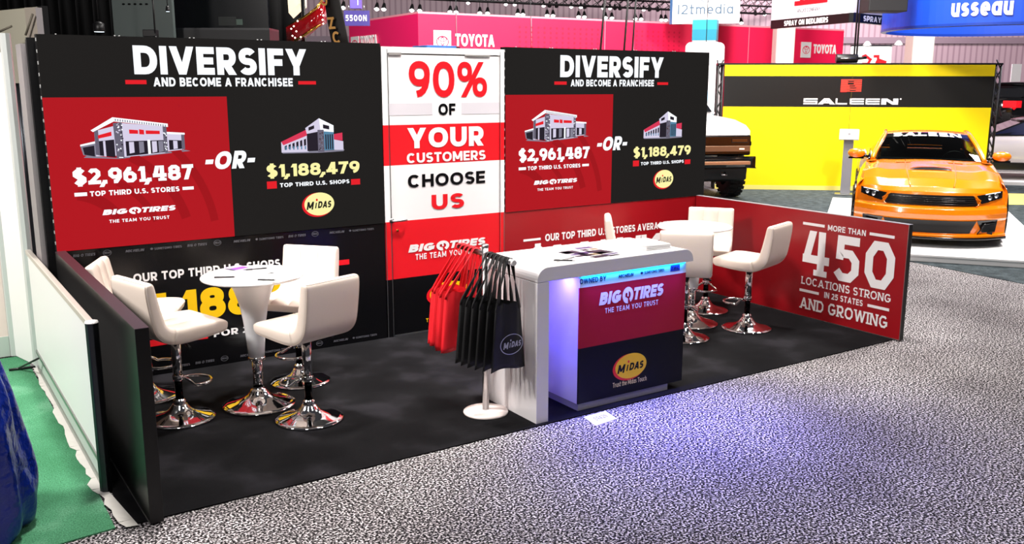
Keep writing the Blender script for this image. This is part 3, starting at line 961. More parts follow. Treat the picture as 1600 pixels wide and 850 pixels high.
FC.text(b, 'OWNED BY', (c0[0], c0[1], FC.uv(947, 436)[0], c0[1]+.036), 0, .002, w=.2, gap=.12)
LM = [mat('navy_print', '101a5e', .4), M_BLUEP]
b.build('owner_lettering', LM, fp, True, merge=False); b = MB()
FC.text(b, 'MICHELIN', (FC.uv(966, 436)[0], c0[1]+.004, FC.uv(990, 430)[0], c0[1]+.028), 0, .002, w=.22, shear=.25, gap=.08)
b.build('sponsor_lettering', LM, fp, True, merge=False); b = MB()
FC.text(b, '+', (FC.uv(1000.6, 430)[0], c0[1]+.006, FC.uv(1004.5, 430)[0], c0[1]+.028), 0, .002, w=.34)
FC.text(b, 'SUMITOMO TIRES', (FC.uv(1006.5, 429)[0], c0[1]+.006, FC.uv(1037.6, 424)[0], c0[1]+.026), 0, .002, w=.2, gap=.08)
b.build('sponsor_lettering', LM, fp, True, merge=False); b = MB()
FC.rect(b, FC.uv(1047.5, 420)[0], c0[1]-.004, FC.uv(1062, 420)[0], c0[1]+.042, 1, .0015)
FC.text(b, 'TBC', (FC.uv(1048.5, 420)[0], c0[1]+.008, FC.uv(1061, 420)[0], c0[1]+.03), 0, .002, w=.26, shear=.2)
b.build('sponsor_lettering', LM, fp, True, merge=False)
b = MB()
q = FC.uv(935.5, 477.5); q_ = FC.uv(1036.4, 453.5); big_o(FC, b, (q[0], q[1], q_[0], q[1]+.088), 0, .002)
q = FC.uv(945, 489.7); q_ = FC.uv(1028, 472); FC.text(b, 'THE TEAM YOU TRUST', (q[0], q[1], q_[0], q[1]+.036), 0, .002, w=.18, gap=.22, space=.5)
b.build('tire_emblem', M_PRW, fp, True, merge=False)
b = MB()
midas(FC, b, FC.boxs([(957.4, 575), (1009.6, 569), (983, 552), (983, 593)]), 0, 1, 2, .002)
q = FC.uv(957, 606); q_ = FC.uv(1009.6, 596); FC.text(b, 'Trust the Midas Touch', (q[0], q[1], q_[0], q[1]+.035), 3, .002, w=.16, gap=.14)
b.build('oval_emblem', [M_PRY, M_REDB, mat('counter_black', '0b0c12'), mat('cream_print', 'ead9a0', .5)], fp, True, merge=False)
b = MB(); b.box(KX0+.01, KX1-.02, KY0-.014, KY0-.004, zu-.012, zu-.002)
b.build('led_strip', mat('led_strip_blue', '10a0ff', .4, emit=6.0, ecol=(.01, .42, 1.0)), t, True)
b = MB(); b.box(CL+.105, KX0-.01, KY0+.05, KY0+.06, zu-.010, zu-.002)
b.build('led_strip', mat('led_strip_violet', '4030ff', .4, emit=8.0, ecol=(.14, .10, 1.0)), t, True)
lamp('led_strip_light', ((KX0+KX1)/2, KY0-.012, zu-.014), ((KX0+KX1)/2, KY0-.02, 0), 1.2, KX1-KX0-.06, (.0, .30, 1.0), .012)
lamp('led_strip_light', ((CL+KX0)/2+.05, KY0+.12, zu-.014), ((CL+KX0)/2+.05, KY0+.10, 0), 7.5, .22, (.09, .07, 1.0), .06)
lamp('led_strip_light', ((KX0+KX1)/2, CY0+.02, zu-.014), ((KX0+KX1)/2, CY0-.85, 0), 40.0, KX1-KX0-.06, (.13, .12, 1.0), .02).data.spread = rad(125)

# papers on the counter
def sheet(b, cx, cy, z, w_, h_, a, m=0, th=.0012, curl=0):
    c, s_ = math.cos(a), math.sin(a)
    n = 5
    top = []
    for i in range(n+1):
        x = -w_/2+w_*i/n
        dz = curl*(2*i/n-1)**2
        top.append((x, dz))
    for i in range(n):
        q = [(top[i][0], -h_/2, top[i][1]), (top[i+1][0], -h_/2, top[i+1][1]), (top[i+1][0], h_/2, top[i+1][1]), (top[i][0], h_/2, top[i][1])]
        q = [(cx+c*x-s_*y, cy+s_*x+c*y, z+dz) for x, y, dz in q]
        b.prism(q, (0, 0, th), m)
def on_top(px, py, z=zt): return on_z(px, py, z)
M_INK = mat('grey_ink', '6a6668', .6)
M_PHOTO1 = mat('dark_photo', '3a3140', .35); M_PHOTO2 = mat('purple_photo', '5d4a78', .35); M_PHOTO3 = mat('tan_photo', '96846c', .35)
def page_stack(label, px, py, w_, h_, a, n, th, group, jitter=.004, z=zt, lines=True):
    p = on_top(px, py, z)
    t = thing('paper_stack', label, 'papers', (p.x, p.y, z), 0, group)
    b = MB()
    for i in range(n):
        sheet(b, p.x+random.uniform(-jitter, jitter), p.y+random.uniform(-jitter, jitter), z+.0008+i*th, w_, h_, a+random.uniform(-.02, .02), 0, th*.85)
    b.build('sheets', M_PAPER, t, True, merge=False)
    if lines:
        b = MB(); c, s_ = math.cos(a), math.sin(a)
        for k in range(7):
            y = h_*(.36-.1*k); ww = w_*random.uniform(.2, .38)
            q = [(-w_*.38, y), (-w_*.38+2*ww, y), (-w_*.38+2*ww, y-.004), (-w_*.38, y-.004)]
            b.poly([(p.x+c*x-s_*yy, p.y+s_*x+c*yy, z+.0014+n*th) for x, yy in q], 0)
        b.build('print', M_INK, t, True, merge=False)
    return t
random.seed(11)
page_stack('stack of white forms on the left end of the white counter', 857, 402.5, .216, .28, rad(20), 4, .003, 'papers on the counter')
page_stack('thick stack of white magazines on the right end of the counter', 1010, 385.5, .216, .28, rad(-4), 9, .004, 'papers on the counter')
page_stack('thin white sheet lying at the back middle of the counter', 945, 384, .216, .25, rad(10), 1, .002, 'papers on the counter')
def leaflet(label, px, py, w_, h_, a, mats):
    p = on_top(px, py)
    t = thing('leaflet', label, 'leaflet', (p.x, p.y, zt), 0, 'photo leaflets on the counter')
    b = MB(); sheet(b, p.x, p.y, zt+.0008, w_, h_, a, 0, .002); b.build('sheet', M_PAPER, t, True, merge=False)
    b = MB(); c, s_ = math.cos(a), math.sin(a)
    for (x0, x1, y0, y1, m) in mats:
        q = [(x0*w_, y0*h_), (x1*w_, y0*h_), (x1*w_, y1*h_), (x0*w_, y1*h_)]
        b.poly([(p.x+c*x-s_*y, p.y+s_*x+c*y, zt+.0034) for x, y in q], m)
    b.build('photo_print', [M_PHOTO1, M_PHOTO2, M_PHOTO3], t, True, merge=False)
lay1 = [(-.46, .46, .05, .46, 0), (-.4, .1, .12, .4, 1), (-.46, .46, -.2, -.02, 1), (-.46, .2, -.44, -.26, 0)]
lay2 = [(-.46, .46, .2, .46, 1), (-.46, -.05, -.12, .14, 0), (.02, .46, -.12, .14, 2), (-.46, .46, -.45, -.18, 0)]
leaflet('photo leaflet on the counter nearest the stack of forms', 899, 397, .15, .25, rad(2), lay1)
leaflet('second photo leaflet from the stack of forms on the counter', 925, 398.5, .15, .25, rad(4), lay2)
leaflet('photo leaflet behind the others at the counter middle', 921, 390.5, .15, .22, rad(-3), lay2)
leaflet('photo leaflet on the counter nearest the magazine stack', 951, 396.5, .15, .2, rad(6), lay1)
def pen(px, py, a, z, label, m, length=.14, group='pens'):
    p = on_z(px, py, z)
    t = thing('pen', label, 'pen', (p.x, p.y, z), a, group)
    b = MB(); b.tube([(-length/2, 0, .005), (length*.36, 0, .005)], .0048, 10); b.build('barrel', m, t)
    b = MB(); b.tube([(length*.36, 0, .005), (length/2, 0, .004)], [.0045, .001], 10); b.build('tip', M_STEEL, t)
    b = MB(); b.box(-length/2+.005, -length/2+.04, -.001, .001, .0095, .0115); b.build('clip', M_STEEL, t)
pen(882, 408, rad(-40), zt+.0125, 'black pen lying on the stack of white forms', M_BLKPL)

# number card on the floor
q = [on_z(*p) for p in ((912, 652.5), (946, 643), (964, 655), (931, 666))]
t = thing('number_card', 'white number card on the carpet in front of the counter', 'card', tuple((q[0]+q[2])/2), 0)
b = MB(); b.prism([v+Vector((0, 0, .002)) for v in q], (0, 0, .003)); b.build('card', M_PAPER, t, True)
FN = Face(q[3]+Vector((0, 0, .006)), (q[2]-q[3]), (q[0]-q[3]))
wn = (q[2]-q[3]).length; hn = (q[0]-q[3]).length
b = MB(); FN.text(b, 'S942N', (wn*.24, hn*.34, wn*.80, hn*.68), 0, .0, w=.16, gap=.2); b.build('lettering', M_INK, t, True, merge=False)

# ------------------------------------------------------------------ bag stand and tote bags
S = on_z(759, 646)
ARM = 1.105
t = thing('bag_stand', 'steel T stand with round cream base holding tote bags', 'stand', (S.x, S.y, .008))
b = MB(); b.lathe([(0, .008), (.150, .008), (.153, .014), (.151, .022), (.10, .028), (.03, .032), (0, .032)], (S.x, S.y, 0), 48); b.build('base', mat('cream_metal', 'e9dcd8', .35), t, True)
b = MB(); b.tube([(S.x, S.y, .03), (S.x, S.y, 1.168)], .022, 20); b.lathe([(.024, 1.150), (.024, 1.170), (0, 1.172)], (S.x, S.y, 0), 20); b.build('pole', M_STEEL, t, True)
a_tip = on_z(800, 410, ARM)
adir = (Vector((a_tip.x, a_tip.y, 0))-Vector((S.x, S.y, 0))).normalized()
ALEN = .36
b = MB(); b.tube([Vector((S.x, S.y, ARM))-adir*ALEN, Vector((S.x, S.y, ARM))+adir*ALEN], .019, 18); b.build('crossbar', M_STEEL, t, True)
for sg in (-1, 1):
    c = Vector((S.x, S.y, ARM))+adir*sg*ALEN
    b = MB(); b.tube([c-adir*.004*sg, c+adir*.012*sg], [.021, .017], 18); b.build('end_cap', mat('pale_cap', 'd9d5d6', .4), t, True)

M_BAGB = mat('black_bag_cloth', '0b0b0d', .6, bump=(160, .3, .002))
M_BAGR = mat('red_bag_cloth', 'f01424', .6, bump=(160, .3, .002))
M_SILV = mat('silver_print', 'b9bcc2', .3, metal=.6)
def bag(name, label, along, yaw, wt, wb, h, strap, m, seed, group, emblem=False, dx=0):
    rnd = random.Random(seed)
    base = Vector((S.x, S.y, ARM))+adir*along
    t = thing(name, label, 'bag', tuple(base), math.atan2(adir.x, -adir.y)+yaw, group)
    # local: bag plane x-z, front faces -y; hangs from z=0 (bar axis)
    n, mrow = 14, 12
    rx = .0205/math.cos(yaw)+.024*abs(math.sin(yaw))+.004
    ph = 1.0 if m is M_BAGR else 2.4
    def surf(s_, v, side):
        # s_ -1..1 across, v 0 top..1 bottom
        wd = wt+(wb-wt)*v**.8
        wave = .010*math.sin(5*s_+ph+2*v)*(1-.3*v)+.005*math.sin(11*s_+ph*2)*(1-v)
        th = .006+.007*v*(1-s_*s_)
        dip = .035*(1-abs(abs(s_)-.45)/.55)*(1-v)
        bot = .012*math.sin(3*s_+ph)*v
        return Vector((dx+s_*wd/2, wave+side*th*(1-abs(s_)**6), -strap-h*v+dip*.7+bot))
    b = MB()
    for side in (-1, 1):
        vs = [surf(-1+2*i/n, j/mrow, side) for j in range(mrow+1) for i in range(n+1)]
        fs = [(j*(n+1)+i, j*(n+1)+i+1, (j+1)*(n+1)+i+1, (j+1)*(n+1)+i) for j in range(mrow) for i in range(n)]
        b.add(vs, fs, 0, True)
    # close bottom and sides
    for j in range(mrow):
        for e in (-1, 1):
            b.poly([surf(e, j/mrow, -1), surf(e, (j+1)/mrow, -1), surf(e, (j+1)/mrow, 1), surf(e, j/mrow, 1)])
    for i in range(n):
        b.poly([surf(-1+2*i/n, 1, -1), surf(-1+2*(i+1)/n, 1, -1), surf(-1+2*(i+1)/n, 1, 1), surf(-1+2*i/n, 1, 1)])
    b.build('bag_body', m, t)
    # two strap loops over the bar (ribbons)
    for side in (-1, 1):
        b = MB(); rib = []
        N = 26
        for i in range(N+1):
            q = i/N
            if q < .42: s1 = q/.42; x = -.45*wt*(1-s1)-rx*s1; z = (-strap-.03)*(1-s1)+.0*s1
            elif q > .58: s1 = (1-q)/.42; x = .45*wt*(1-s1)+rx*s1; z = (-strap-.03)*(1-s1)
            else:
                a = PI-(q-.42)/.16*PI; x = rx*math.cos(a); z = .0245*max(0, math.sin(a))**.55
            yy = side*.004
            tw = min(1, max(0, (-z-.015)/(strap*.8)))*PI/2*.8; wx, wy = .016*math.sin(tw), .0145*math.cos(tw)+.002
            xx = x+dx*min(1, max(0, -z/strap))
            rib.append((Vector((xx-wx, yy-wy, z)), Vector((xx+wx, yy+wy, z))))
        secs = []
        for (p, q2) in rib:
            secs.append([p, q2])
        for (p0, q0), (p1, q1) in zip(rib[:-1], rib[1:]):
            b.add([p0, q0, q1, p1], [(0, 1, 2, 3)], 0, True)
        o = b.build('strap', m, t)
        so = o.modifiers.new('solid', 'SOLIDIFY'); so.thickness = .0025
    if emblem:
        G = Face((dx+.01, -.027, -strap-h*.60), (1, 0, 0))
        b = MB(); midas(G, b, (-.094, -.068, .094, .068), 0, 0, 0, 0, ring=0)
        b.build('oval_emblem', M_SILV, t, merge=False)
    return t
reds = [(-.325, -.50, -.10), (-.272, -.44, -.11), (-.220, -.38, -.10), (-.168, -.32, -.12), (-.116, -.26, -.11)]
names_r = ['red tote bag at the far end of the stand crossbar', 'second red tote bag from the far end of the crossbar', 'middle red tote bag of the five on the stand', 'red tote bag second nearest the steel pole', 'red tote bag hanging right against the steel pole']
for i, (al, yw, dx) in enumerate(reds):
    bag('tote_bag', names_r[i], al, yw, .22, .29, .39, .285, M_BAGR, 20+i, 'tote bags on the stand', dx=dx)
blacks = [(.068, -.26, -.10), (.114, -.18, -.09), (.160, -.10, -.075), (.206, -.02, -.055), (.252, .06, -.03), (.300, .14, -.005)]
names_b = ['black tote bag nearest the steel pole on the crossbar', 'second black tote bag from the pole on the crossbar', 'third black tote bag from the pole on the crossbar', 'black tote bag third from the bare bar end', 'black tote bag just behind the one with the silver emblem', 'black tote bag with silver oval emblem at the front of the stand']
for i, (al, yw, dx) in enumerate(blacks):
    bag('tote_bag', names_b[i], al, yw, .21, .285, .42, .285, M_BAGB, 40+i, 'tote bags on the stand', emblem=(i == 5), dx=dx)

# ------------------------------------------------------------------ bar stools
M_PIPE = mat('leatherette_piping', 'd6c4b6', .5)
def stool_master(label, loc, rz):
    t = thing('bar_stool', label, 'stool', loc, rz, 'white bar stools')
    # base and column, local z=0 on the carpet, facing +x
    b = MB()
    b.lathe([(0, .002), (.221, .002), (.225, .006), (.222, .012), (.195, .019), (.15, .031), (.105, .046), (.075, .064), (.058, .086), (.048, .100), (.044, .104), (0, .104)], (0, 0, 0), 64)
    b.build('base', M_CHROME, t)
    b = MB(); b.lathe([(.036, .103), (.041, .110), (.041, .128), (.034, .134), (.030, .140)], (0, 0, 0), 32); b.build('collar', M_CHROME, t)
    b = MB(); b.tube([(0, 0, .135), (0, 0, .34)], .025, 24); b.build('gas_lift', mat('black_chrome', '1a1a1c', .12, metal=1), t)
    b = MB(); b.tube([(0, 0, .265), (0, 0, .575)], .031, 28); b.build('column', M_CHROME, t)
    # footrest loop in front of the column
    pts = [(.02, .03, .285), (.05, .06, .265)]
    for i in range(0, 15):
        a = rad(118-236*i/14)
        pts.append((.115+.11*math.cos(a), .115*math.sin(a), .238))
    pts += [(.05, -.06, .265), (.02, -.03, .285)]
    b = MB(); b.tube(pts, .0095, 12); b.lathe([(.033, .272), (.036, .275), (.036, .30), (.033, .303)], (0, 0, 0), 28)
    b.build('footrest', M_CHROME, t)
    b = MB(); b.tube([(-.02, -.03, .56), (-.02, -.14, .553), (-.02, -.20, .535)], .006, 10); b.tube([(-.02, -.165, .548), (-.02, -.215, .530)], .010, 10)
    b.build('lever', M_BLKPL, t)
    b = MB(); b.obox((0, 0, .568), (1, 0, 0), (0, 1, 0), (0, 0, 1), .085, .085, .008); b.build('seat_plate', M_BLKPL, t, bevel=.004)
    # upholstered L: centre line in x-z with thickness, swept across the width
    K = [(.262, .628, .030), (.258, .629, .050), (.245, .630, .068), (.225, .630, .082), (.15, .628, .096), (.05, .622, .102), (-.05, .618, .104), (-.12, .624, .104),
         (-.172, .646, .102), (-.207, .685, .098), (-.224, .735, .092), (-.238, .80, .086), (-.249, .86, .081), (-.257, .91, .076), (-.262, .95, .070), (-.265, .972, .060), (-.267, .984, .044), (-.268, .990, .024)]
    P = []
    for i in range(len(K)-1):
        p0, p1, p2, p3 = K[max(i-1, 0)], K[i], K[i+1], K[min(i+2, len(K)-1)]
        for q in range(3):
            u = q/3
            P.append(tuple(.5*(2*p1[j]+(p2[j]-p0[j])*u+(2*p0[j]-5*p1[j]+4*p2[j]-p3[j])*u*u+(3*p1[j]-p0[j]-3*p2[j]+p3[j])*u**3) for j in range(3)))
    P.append(K[-1])
    NB = 7*3
    HW = .222
    def section(i):
        x, z, th = P[i]
        a = P[max(i-1, 0)]; c = P[min(i+1, len(P)-1)]
        tx, tz = c[0]-a[0], c[1]-a[1]
        L = math.hypot(tx, tz); tx /= L; tz /= L
        nx, nz = tz, -tx          # towards the sitter's side
        if i < NB and nz < 0: nx, nz = -nx, -nz
        if i >= NB and nx < 0: nx, nz = -nx, -nz
        e0 = min(i, len(P)-1-i)
        hw = HW*(1-.09*max(0, 1-e0/6)**2.2)
        pts = []
        ys = [-1, -.985, -.955, -.91, -.85, -.7, -.345, -.325, -.305, 0, .305, .325, .345, .7, .85, .91, .955, .985, 1]
        ef = lambda y: 1 if abs(y) <= .85 else (.985 if abs(y) < .92 else (.90 if abs(y) < .96 else (.74 if abs(y) < .99 else .42)))
        up = []
        for y in ys:
            e = ef(y)
            g = -.008 if abs(abs(y)-.325) < .001 and e0 > 2 else 0
            up.append((y*hw, th/2*e+g))
        lo = []
        for y in ys[::-1]:
            e = ef(y)
            lo.append((y*hw, -th/2*e))
        for y, o in up+lo:
            pts.append((x+nx*o, y, z+nz*o))
        return pts
    secs = [section(i) for i in range(len(P))]
    k = NB
    ny = 19
    for q_ in (7, 11):
        b = MB(); b.tube([secs[i][q_] for i in range(4, len(secs)-3)], .0022, 6); b.build('seam', M_STITCH, t)
    for q_ in (ny+2, 2*ny-3):
        b = MB(); b.tube([secs[i][q_] for i in range(4, len(secs)-3)], .0026, 6); b.build('piping', M_PIPE, t)
    b = MB(); b.tube([secs[-3][j] for j in range(ny+1, 2*ny-1)], .0026, 6); b.build('piping', M_PIPE, t)
    b = MB(); b.loft(secs[:k+1]); b.build('seat', M_LEATH, t)
    b = MB(); b.loft(secs[k:]); b.build('backrest', M_LEATH, t)
    return t
m0 = stool_master('white bar stool nearest the low black side wall, turned right', (.518, -1.054, .008), rad(16))
dup(m0, (1.23, -1.54, .008), rad(108), 'white bar stool in front of the left table, back to the aisle')
dup(m0, (1.475, -.735, .008), rad(222), 'white bar stool behind the left table by the black graphic')
dup(m0, (.435, -.47, .008), rad(-24), 'white bar stool in the far left corner behind the low black wall')
dup(m0, (5.459, -1.505, .008), rad(108), 'white bar stool beside the red wall reading 450')
dup(m0, (4.745, -1.43, .008), rad(44), 'white bar stool right behind the counter, seen from its back')
dup(m0, (5.64, -.80, .008), rad(220), 'white bar stool in the red corner, front of its backrest showing')
dup(m0, (4.80, -.70, .008), rad(-38), 'white bar stool left of the right table, mostly behind the counter')

# ------------------------------------------------------------------ bar tables
def bar_table(label, loc):
    t = thing('bar_table', label, 'table', loc, 0, 'round white bar tables')
    b = MB(); b.lathe([(0, .928), (.325, .928), (.337, .922), (.340, .915), (.334, .907), (.30, .899), (.18, .890), (.12, .888), (0, .888)], (0, 0, 0), 72); b.build('tabletop', M_ABS, t)
    b = MB(); b.lathe([(.165, .893), (.150, .868), (.128, .82), (.108, .76), (.091, .69), (.078, .61), (.068, .52), (.060, .43), (.054, .352), (0, .352)], (0, 0, 0), 56); b.build('pedestal', M_ABS, t)
    b = MB(); b.lathe([(.050, .352), (.058, .346), (.058, .330), (.05, .324), (.034, .322)], (0, 0, 0), 40); b.build('collar', M_CHROME, t)
    b = MB(); b.tube([(0, 0, .12), (0, 0, .33)], .033, 28); b.build('column', M_CHROME, t)
    b = MB(); b.lathe([(0, .002), (.246, .002), (.250, .007), (.246, .013), (.215, .022), (.16, .036), (.11, .056), (.078, .078), (.058, .104), (.050, .118), (.036, .122), (.036, .134)], (0, 0, 0), 64); b.build('base', M_CHROME, t)
    return t
TL = Vector((1.045, -1.075, .008)); TR = Vector((5.155, -1.10, .008))
bar_table('round white bar table with papers in the left corner', tuple(TL))
bar_table('round white bar table by the red side wall', tuple(TR))
ztab = .937
page_stack('white sheet at the front of the left bar table', 428, 434, .216, .28, rad(25), 1, .002, 'papers on the left table', z=ztab)
page_stack('white sheet at the back right of the left bar table', 420, 422, .216, .28, rad(-10), 1, .002, 'papers on the left table', z=ztab)
page_stack('small stack of white cards at the back of the left table', 376, 427, .13, .17, rad(30), 2, .002, 'papers on the left table', z=ztab, lines=False)
p = on_z(373, 420, ztab)
t = thing('leaflet', 'purple leaflet at the back of the left bar table', 'leaflet', (p.x, p.y, ztab))
b = MB(); sheet(b, p.x, p.y, ztab+.006, .12, .16, rad(20), 0, .002); b.build('sheet', mat('lilac_paper', 'cbb2e6', .5), t, True, merge=False)
b = MB(); sheet(b, p.x, p.y-.02, ztab+.0083, .11, .07, rad(20), 0, .0006); b.build('print', mat('violet_print', '8a4fc0', .5), t, True, merge=False)
pen(353, 434, rad(-25), ztab, 'dark pen at the left edge of the left bar table', M_BLKPL, .15)
pen(403, 421, rad(-5), ztab+.005, 'dark pen at the back of the left bar table', M_BLKPL, .16)
pen(418, 438.5, rad(-38), ztab+.004, 'black pen across the front sheet on the left table', M_BLKPL, .13)

# ------------------------------------------------------------------ neighbour booth on the left
M_PANEL = mat('white_panel', 'eceaea', .4)
M_PINKW = mat('pale_wall_panel', 'ead6d0', .5)
M_SAGE = mat('sage_panel', 'b9c4bd', .5)
M_POST = mat('satin_aluminium', 'cfd2d1', .4, metal=.25)
PX = -.118
t = thing('low_partition', 'low white partition in an aluminium frame beside the black wall', 'partition', (PX, -.7, 0))
y0, y1 = -1.985, .66
b = MB(); b.box(PX-.008, PX+.008, y0+.03, y1-.03, .16, .93); b.build('panel', M_PANEL, t, True)
b = MB(); b.box(PX-.010, PX+.010, y0+.03, y1-.03, .05, .15); b.build('lower_panel', M_SAGE, t, True)
b = MB(); b.box(PX-.018, PX+.018, y0+.02, y1-.02, .925, .962); b.build('top_rail', mat('champagne_rail', 'c9c2b8', .35, metal=.4), t, True, bevel=.004)
b = MB(); b.box(PX-.018, PX+.018, y0+.02, y1-.02, .145, .175); b.build('lower_rail', M_ALU, t, True, bevel=.004)
b = MB(); b.box(PX-.018, PX+.018, y0+.02, y1-.02, .012, .05); b.build('bottom_rail', M_ALU, t, True, bevel=.004)
b = MB(); b.lathe([(0, .012), (.034, .012), (.034, .962), (.029, .968), (0, .968)], (PX, y0, 0), 8, smooth=False); b.build('post', M_ALUD, t, True, bevel=.003)
b = MB(); b.lathe([(.035, .960), (.032, .970), (0, .972)], (PX, y0, 0), 24); b.build('post_cap', mat('post_cap', 'e2e0de', .3, metal=.3), t, True)
# tall partition
t = thing('tall_partition', 'tall white partition wall with aluminium posts at the far left', 'partition', (-1.2, 1.2, 0))
TZ = 2.56
b = MB()
for (x, y) in ((-.115, .73), (-.235, 1.19), (-2.3, 1.19)):
    b = MB(); b.lathe([(0, .012), (.038, .012), (.038, TZ), (0, TZ)], (x, y, 0), 8, smooth=False); b.build('post', M_POST, t, True)
b = MB(); b.box(-2.28, -.27, 1.18, 1.20, .18, TZ-.09); b.build('panel', M_PINKW, t, True)
b = MB(); b.box(-2.28, -.27, 1.175, 1.205, .012, .18); b.build('kick_panel', M_SAGE, t, True)
b = MB(); b.box(-2.28, -.27, 1.17, 1.21, TZ-.09, TZ-.03); b.build('top_rail', M_ALU, t, True)
b = MB(); b.obox(((-.175), .96, 1.22), (.12, -.46, 0), (.46, .12, 0), (0, 0, 1), .20, .008, 1.205); b.build('return_panel', M_PANEL, t, True)
b = MB(); b.obox(((-.175), .96, TZ-.06), (.12, -.46, 0), (.46, .12, 0), (0, 0, 1), .20, .016, .03); b.build('top_rail', M_ALU, t, True)
# black folding foot on the green carpet
t = thing('floor_stand', 'black metal stand foot on the green carpet at the tall wall', 'stand', (-.42, 1.0, .008))
b = MB(); b.tube([on_z(14, 578, .02), on_z(62, 572, .02)], .010, 8); b.build('foot_bar', M_BLKPL, t, True)
b = MB(); b.tube([on_z(30, 575, .03), on_z(60, 560, .20)], .008, 8); b.build('brace', M_BLKPL, t, True)
# blue satin drape
c = on_z(-35, 835); cx, cy = c.x-.10, c.y+.04
t = thing('draped_cover', 'shiny royal blue satin cover draped at the left edge', 'cover', (cx, cy, .008))
b = MB(); secs = []
prof = [(.15, 1.12), (.20, 1.06), (.25, .97), (.285, .83), (.325, .70), (.345, .55), (.362, .40), (.37, .28), (.372, .18), (.362, .09), (.345, .03), (.335, .010)]
for j, (r, z) in enumerate(prof):
    ring = []
    for k in range(96):
        a = 2*PI*k/96
        f = .018*(.25+j/10)*math.sin(9*a+.35*j)+.010*math.sin(17*a-.6*j)+.010*math.sin(4*a+1.1*j)
        ring.append((cx+(r+f)*math.cos(a), cy+(r+f)*math.sin(a), z+.012*math.sin(5*a+j)*(1 if 0 < j < len(prof)-1 else 0)))
    secs.append(ring)
b.loft(secs, 0)
M_SATIN = mat('blue_satin', '082588', .3, spec=.6, bump=(9, .9, .035))
b.build('cloth', M_SATIN, t, True, sub=1)

# ------------------------------------------------------------------ dark booth far behind on the left
def xy(px, py, t_):
    p = at_depth(px, py, t_); return Vector((p.x, p.y, 0)), p.z
def upright(b, pa, pb, z0, z1, thick, m=0):
    """vertical board whose front face runs pa -> pb (left to right seen from the aisle)"""
    d = (pb-pa); n = Vector((d.y, -d.x, 0)).normalized()
    b.prism([Vector((pa.x, pa.y, z0)), Vector((pb.x, pb.y, z0)), Vector((pb.x, pb.y, z1)), Vector((pa.x, pa.y, z1))], -n*thick, m)
def center(pa, pb): return ((pa.x+pb.x)/2, (pa.y+pb.y)/2, 0)
def face(pa, pb, z0=0): return Face((pa.x, pa.y, z0), pb-pa)
M_VOID = mat('black_drape', '050506', .8, spec=.1)
M_NAVY = mat('navy_board', '07080d', .5)
M_POST = mat('satin_aluminium', 'cfd2d1', .4, metal=.25)
pa, _ = xy(-60, 30, 16); pb, _ = xy(472, 30, 16)
t = thing('drape_wall', 'tall black drape wall behind the left LED wall', 'curtain', center(pa, pb))
b = MB(); n = 60; d = pb-pa; nn = Vector((d.y, -d.x, 0)).normalized(); pts = []
for i in range(n+1):
    pts.append(pa+d*(i/n)+nn*(.06*math.sin(i*2.1)))
vs = [(p.x, p.y, z) for p in pts for z in (0, 5.2)]
b.add(vs, [(2*i, 2*i+2, 2*i+3, 2*i+1) for i in range(n)], 0, True)
o = b.build('drape', M_VOID, t, True); so = o.modifiers.new('s', 'SOLIDIFY'); so.thickness = .04
b = MB(); b.tube([pa+Vector((0, 0, 5.2)), pb+Vector((0, 0, 5.2))], .03, 10); b.build('top_pipe', M_ALUD, t, True)
pa, z1 = xy(171, -40, 14); pb, _ = xy(265, -40, 14)
t = thing('grey_panel', 'tall grey green panel standing before the black drape', 'panel', center(pa, pb))
b = MB(); upright(b, pa, pb, 0, z1, .1); b.build('board', mat('grey_green', '4f5a58', .5), t, True)
G = face(pa, pb); b = MB()
for i in range(5):
    u, v = G.uv(193+i*9, 6.5); G.ellipse(b, u, v, .025, .014, 0, .004, 10)
b.build('print', M_VOID, t, True, merge=False)
pa, z1 = xy(222, 46, 13.2); pb, z0 = xy(243, 46, 13.2)
t = thing('equipment_shelf', 'small dark shelf in front of the grey green panel', 'shelf', center(pa, pb))
b = MB(); upright(b, pa, pb, z1-.10, z1, .12); b.build('tray', M_BLKPL, t, True, bevel=.01)
b = MB(); p = (pa+pb)/2+(pb-pa)*.45; b.tube([Vector((p.x, p.y, z1-.05)), Vector((p.x, p.y, z1+.6))], .012, 8); b.tube([Vector((p.x, p.y, 0)), Vector((p.x, p.y, z1-.09))], .02, 8); b.build('stem', M_BLKPL, t, True)
pa, z1 = xy(236, 46.5, 14.5); pb, _ = xy(421, 47, 14.5)
t = thing('dark_counter', 'long dark navy counter under the black drape', 'counter', center(pa, pb))
b = MB(); upright(b, pa, pb, 0, z1, .6); b.build('counter_body', M_NAVY, t, True)
b = MB(); upright(b, pa, pb, z1, z1+.03, .6); b.build('counter_top', mat('navy_edge', '12141c', .4), t, True)
pa, z1 = xy(264, 5, 15.5); pb, z0 = xy(420, 45, 15.5)
t = thing('dark_screen', 'wide dark screen above the navy counter', 'screen', center(pa, pb))
b = MB(); upright(b, pa, pb, z0-.1, z1+.5, .08); b.build('screen_panel', mat('off_screen', '0a0c12', .25), t, True)
b = MB(); G = face(pa, pb); q0, q1 = G.uv(369.5, 39), G.uv(379, 30); G.rect(b, q0[0], q0[1], q1[0], q1[1], 0, .004)
q0, q1 = G.uv(342, 40), G.uv(369, 26); G.rect(b, q0[0], q0[1], q1[0], q1[1], 1, .004)
b.build('lit_window', [mat('dim_glow', '3b4a42', .5, emit=.5), mat('dimmer_glow', '161a19', .5, emit=.3)], t, True, merge=False)
t_, z1 = xy(155, 48.5, 13)
t = thing('downlight', 'bright round downlight glowing against the black drape', 'lamp', (t_.x, t_.y, z1))
b = MB(); b.lathe([(0, -.012), (.065, -.012), (.065, -.004), (0, -.002)], (t_.x, t_.y, z1), 28); b.build('lens', mat('cool_light', 'e8f6ff', .4, emit=3), t, True)
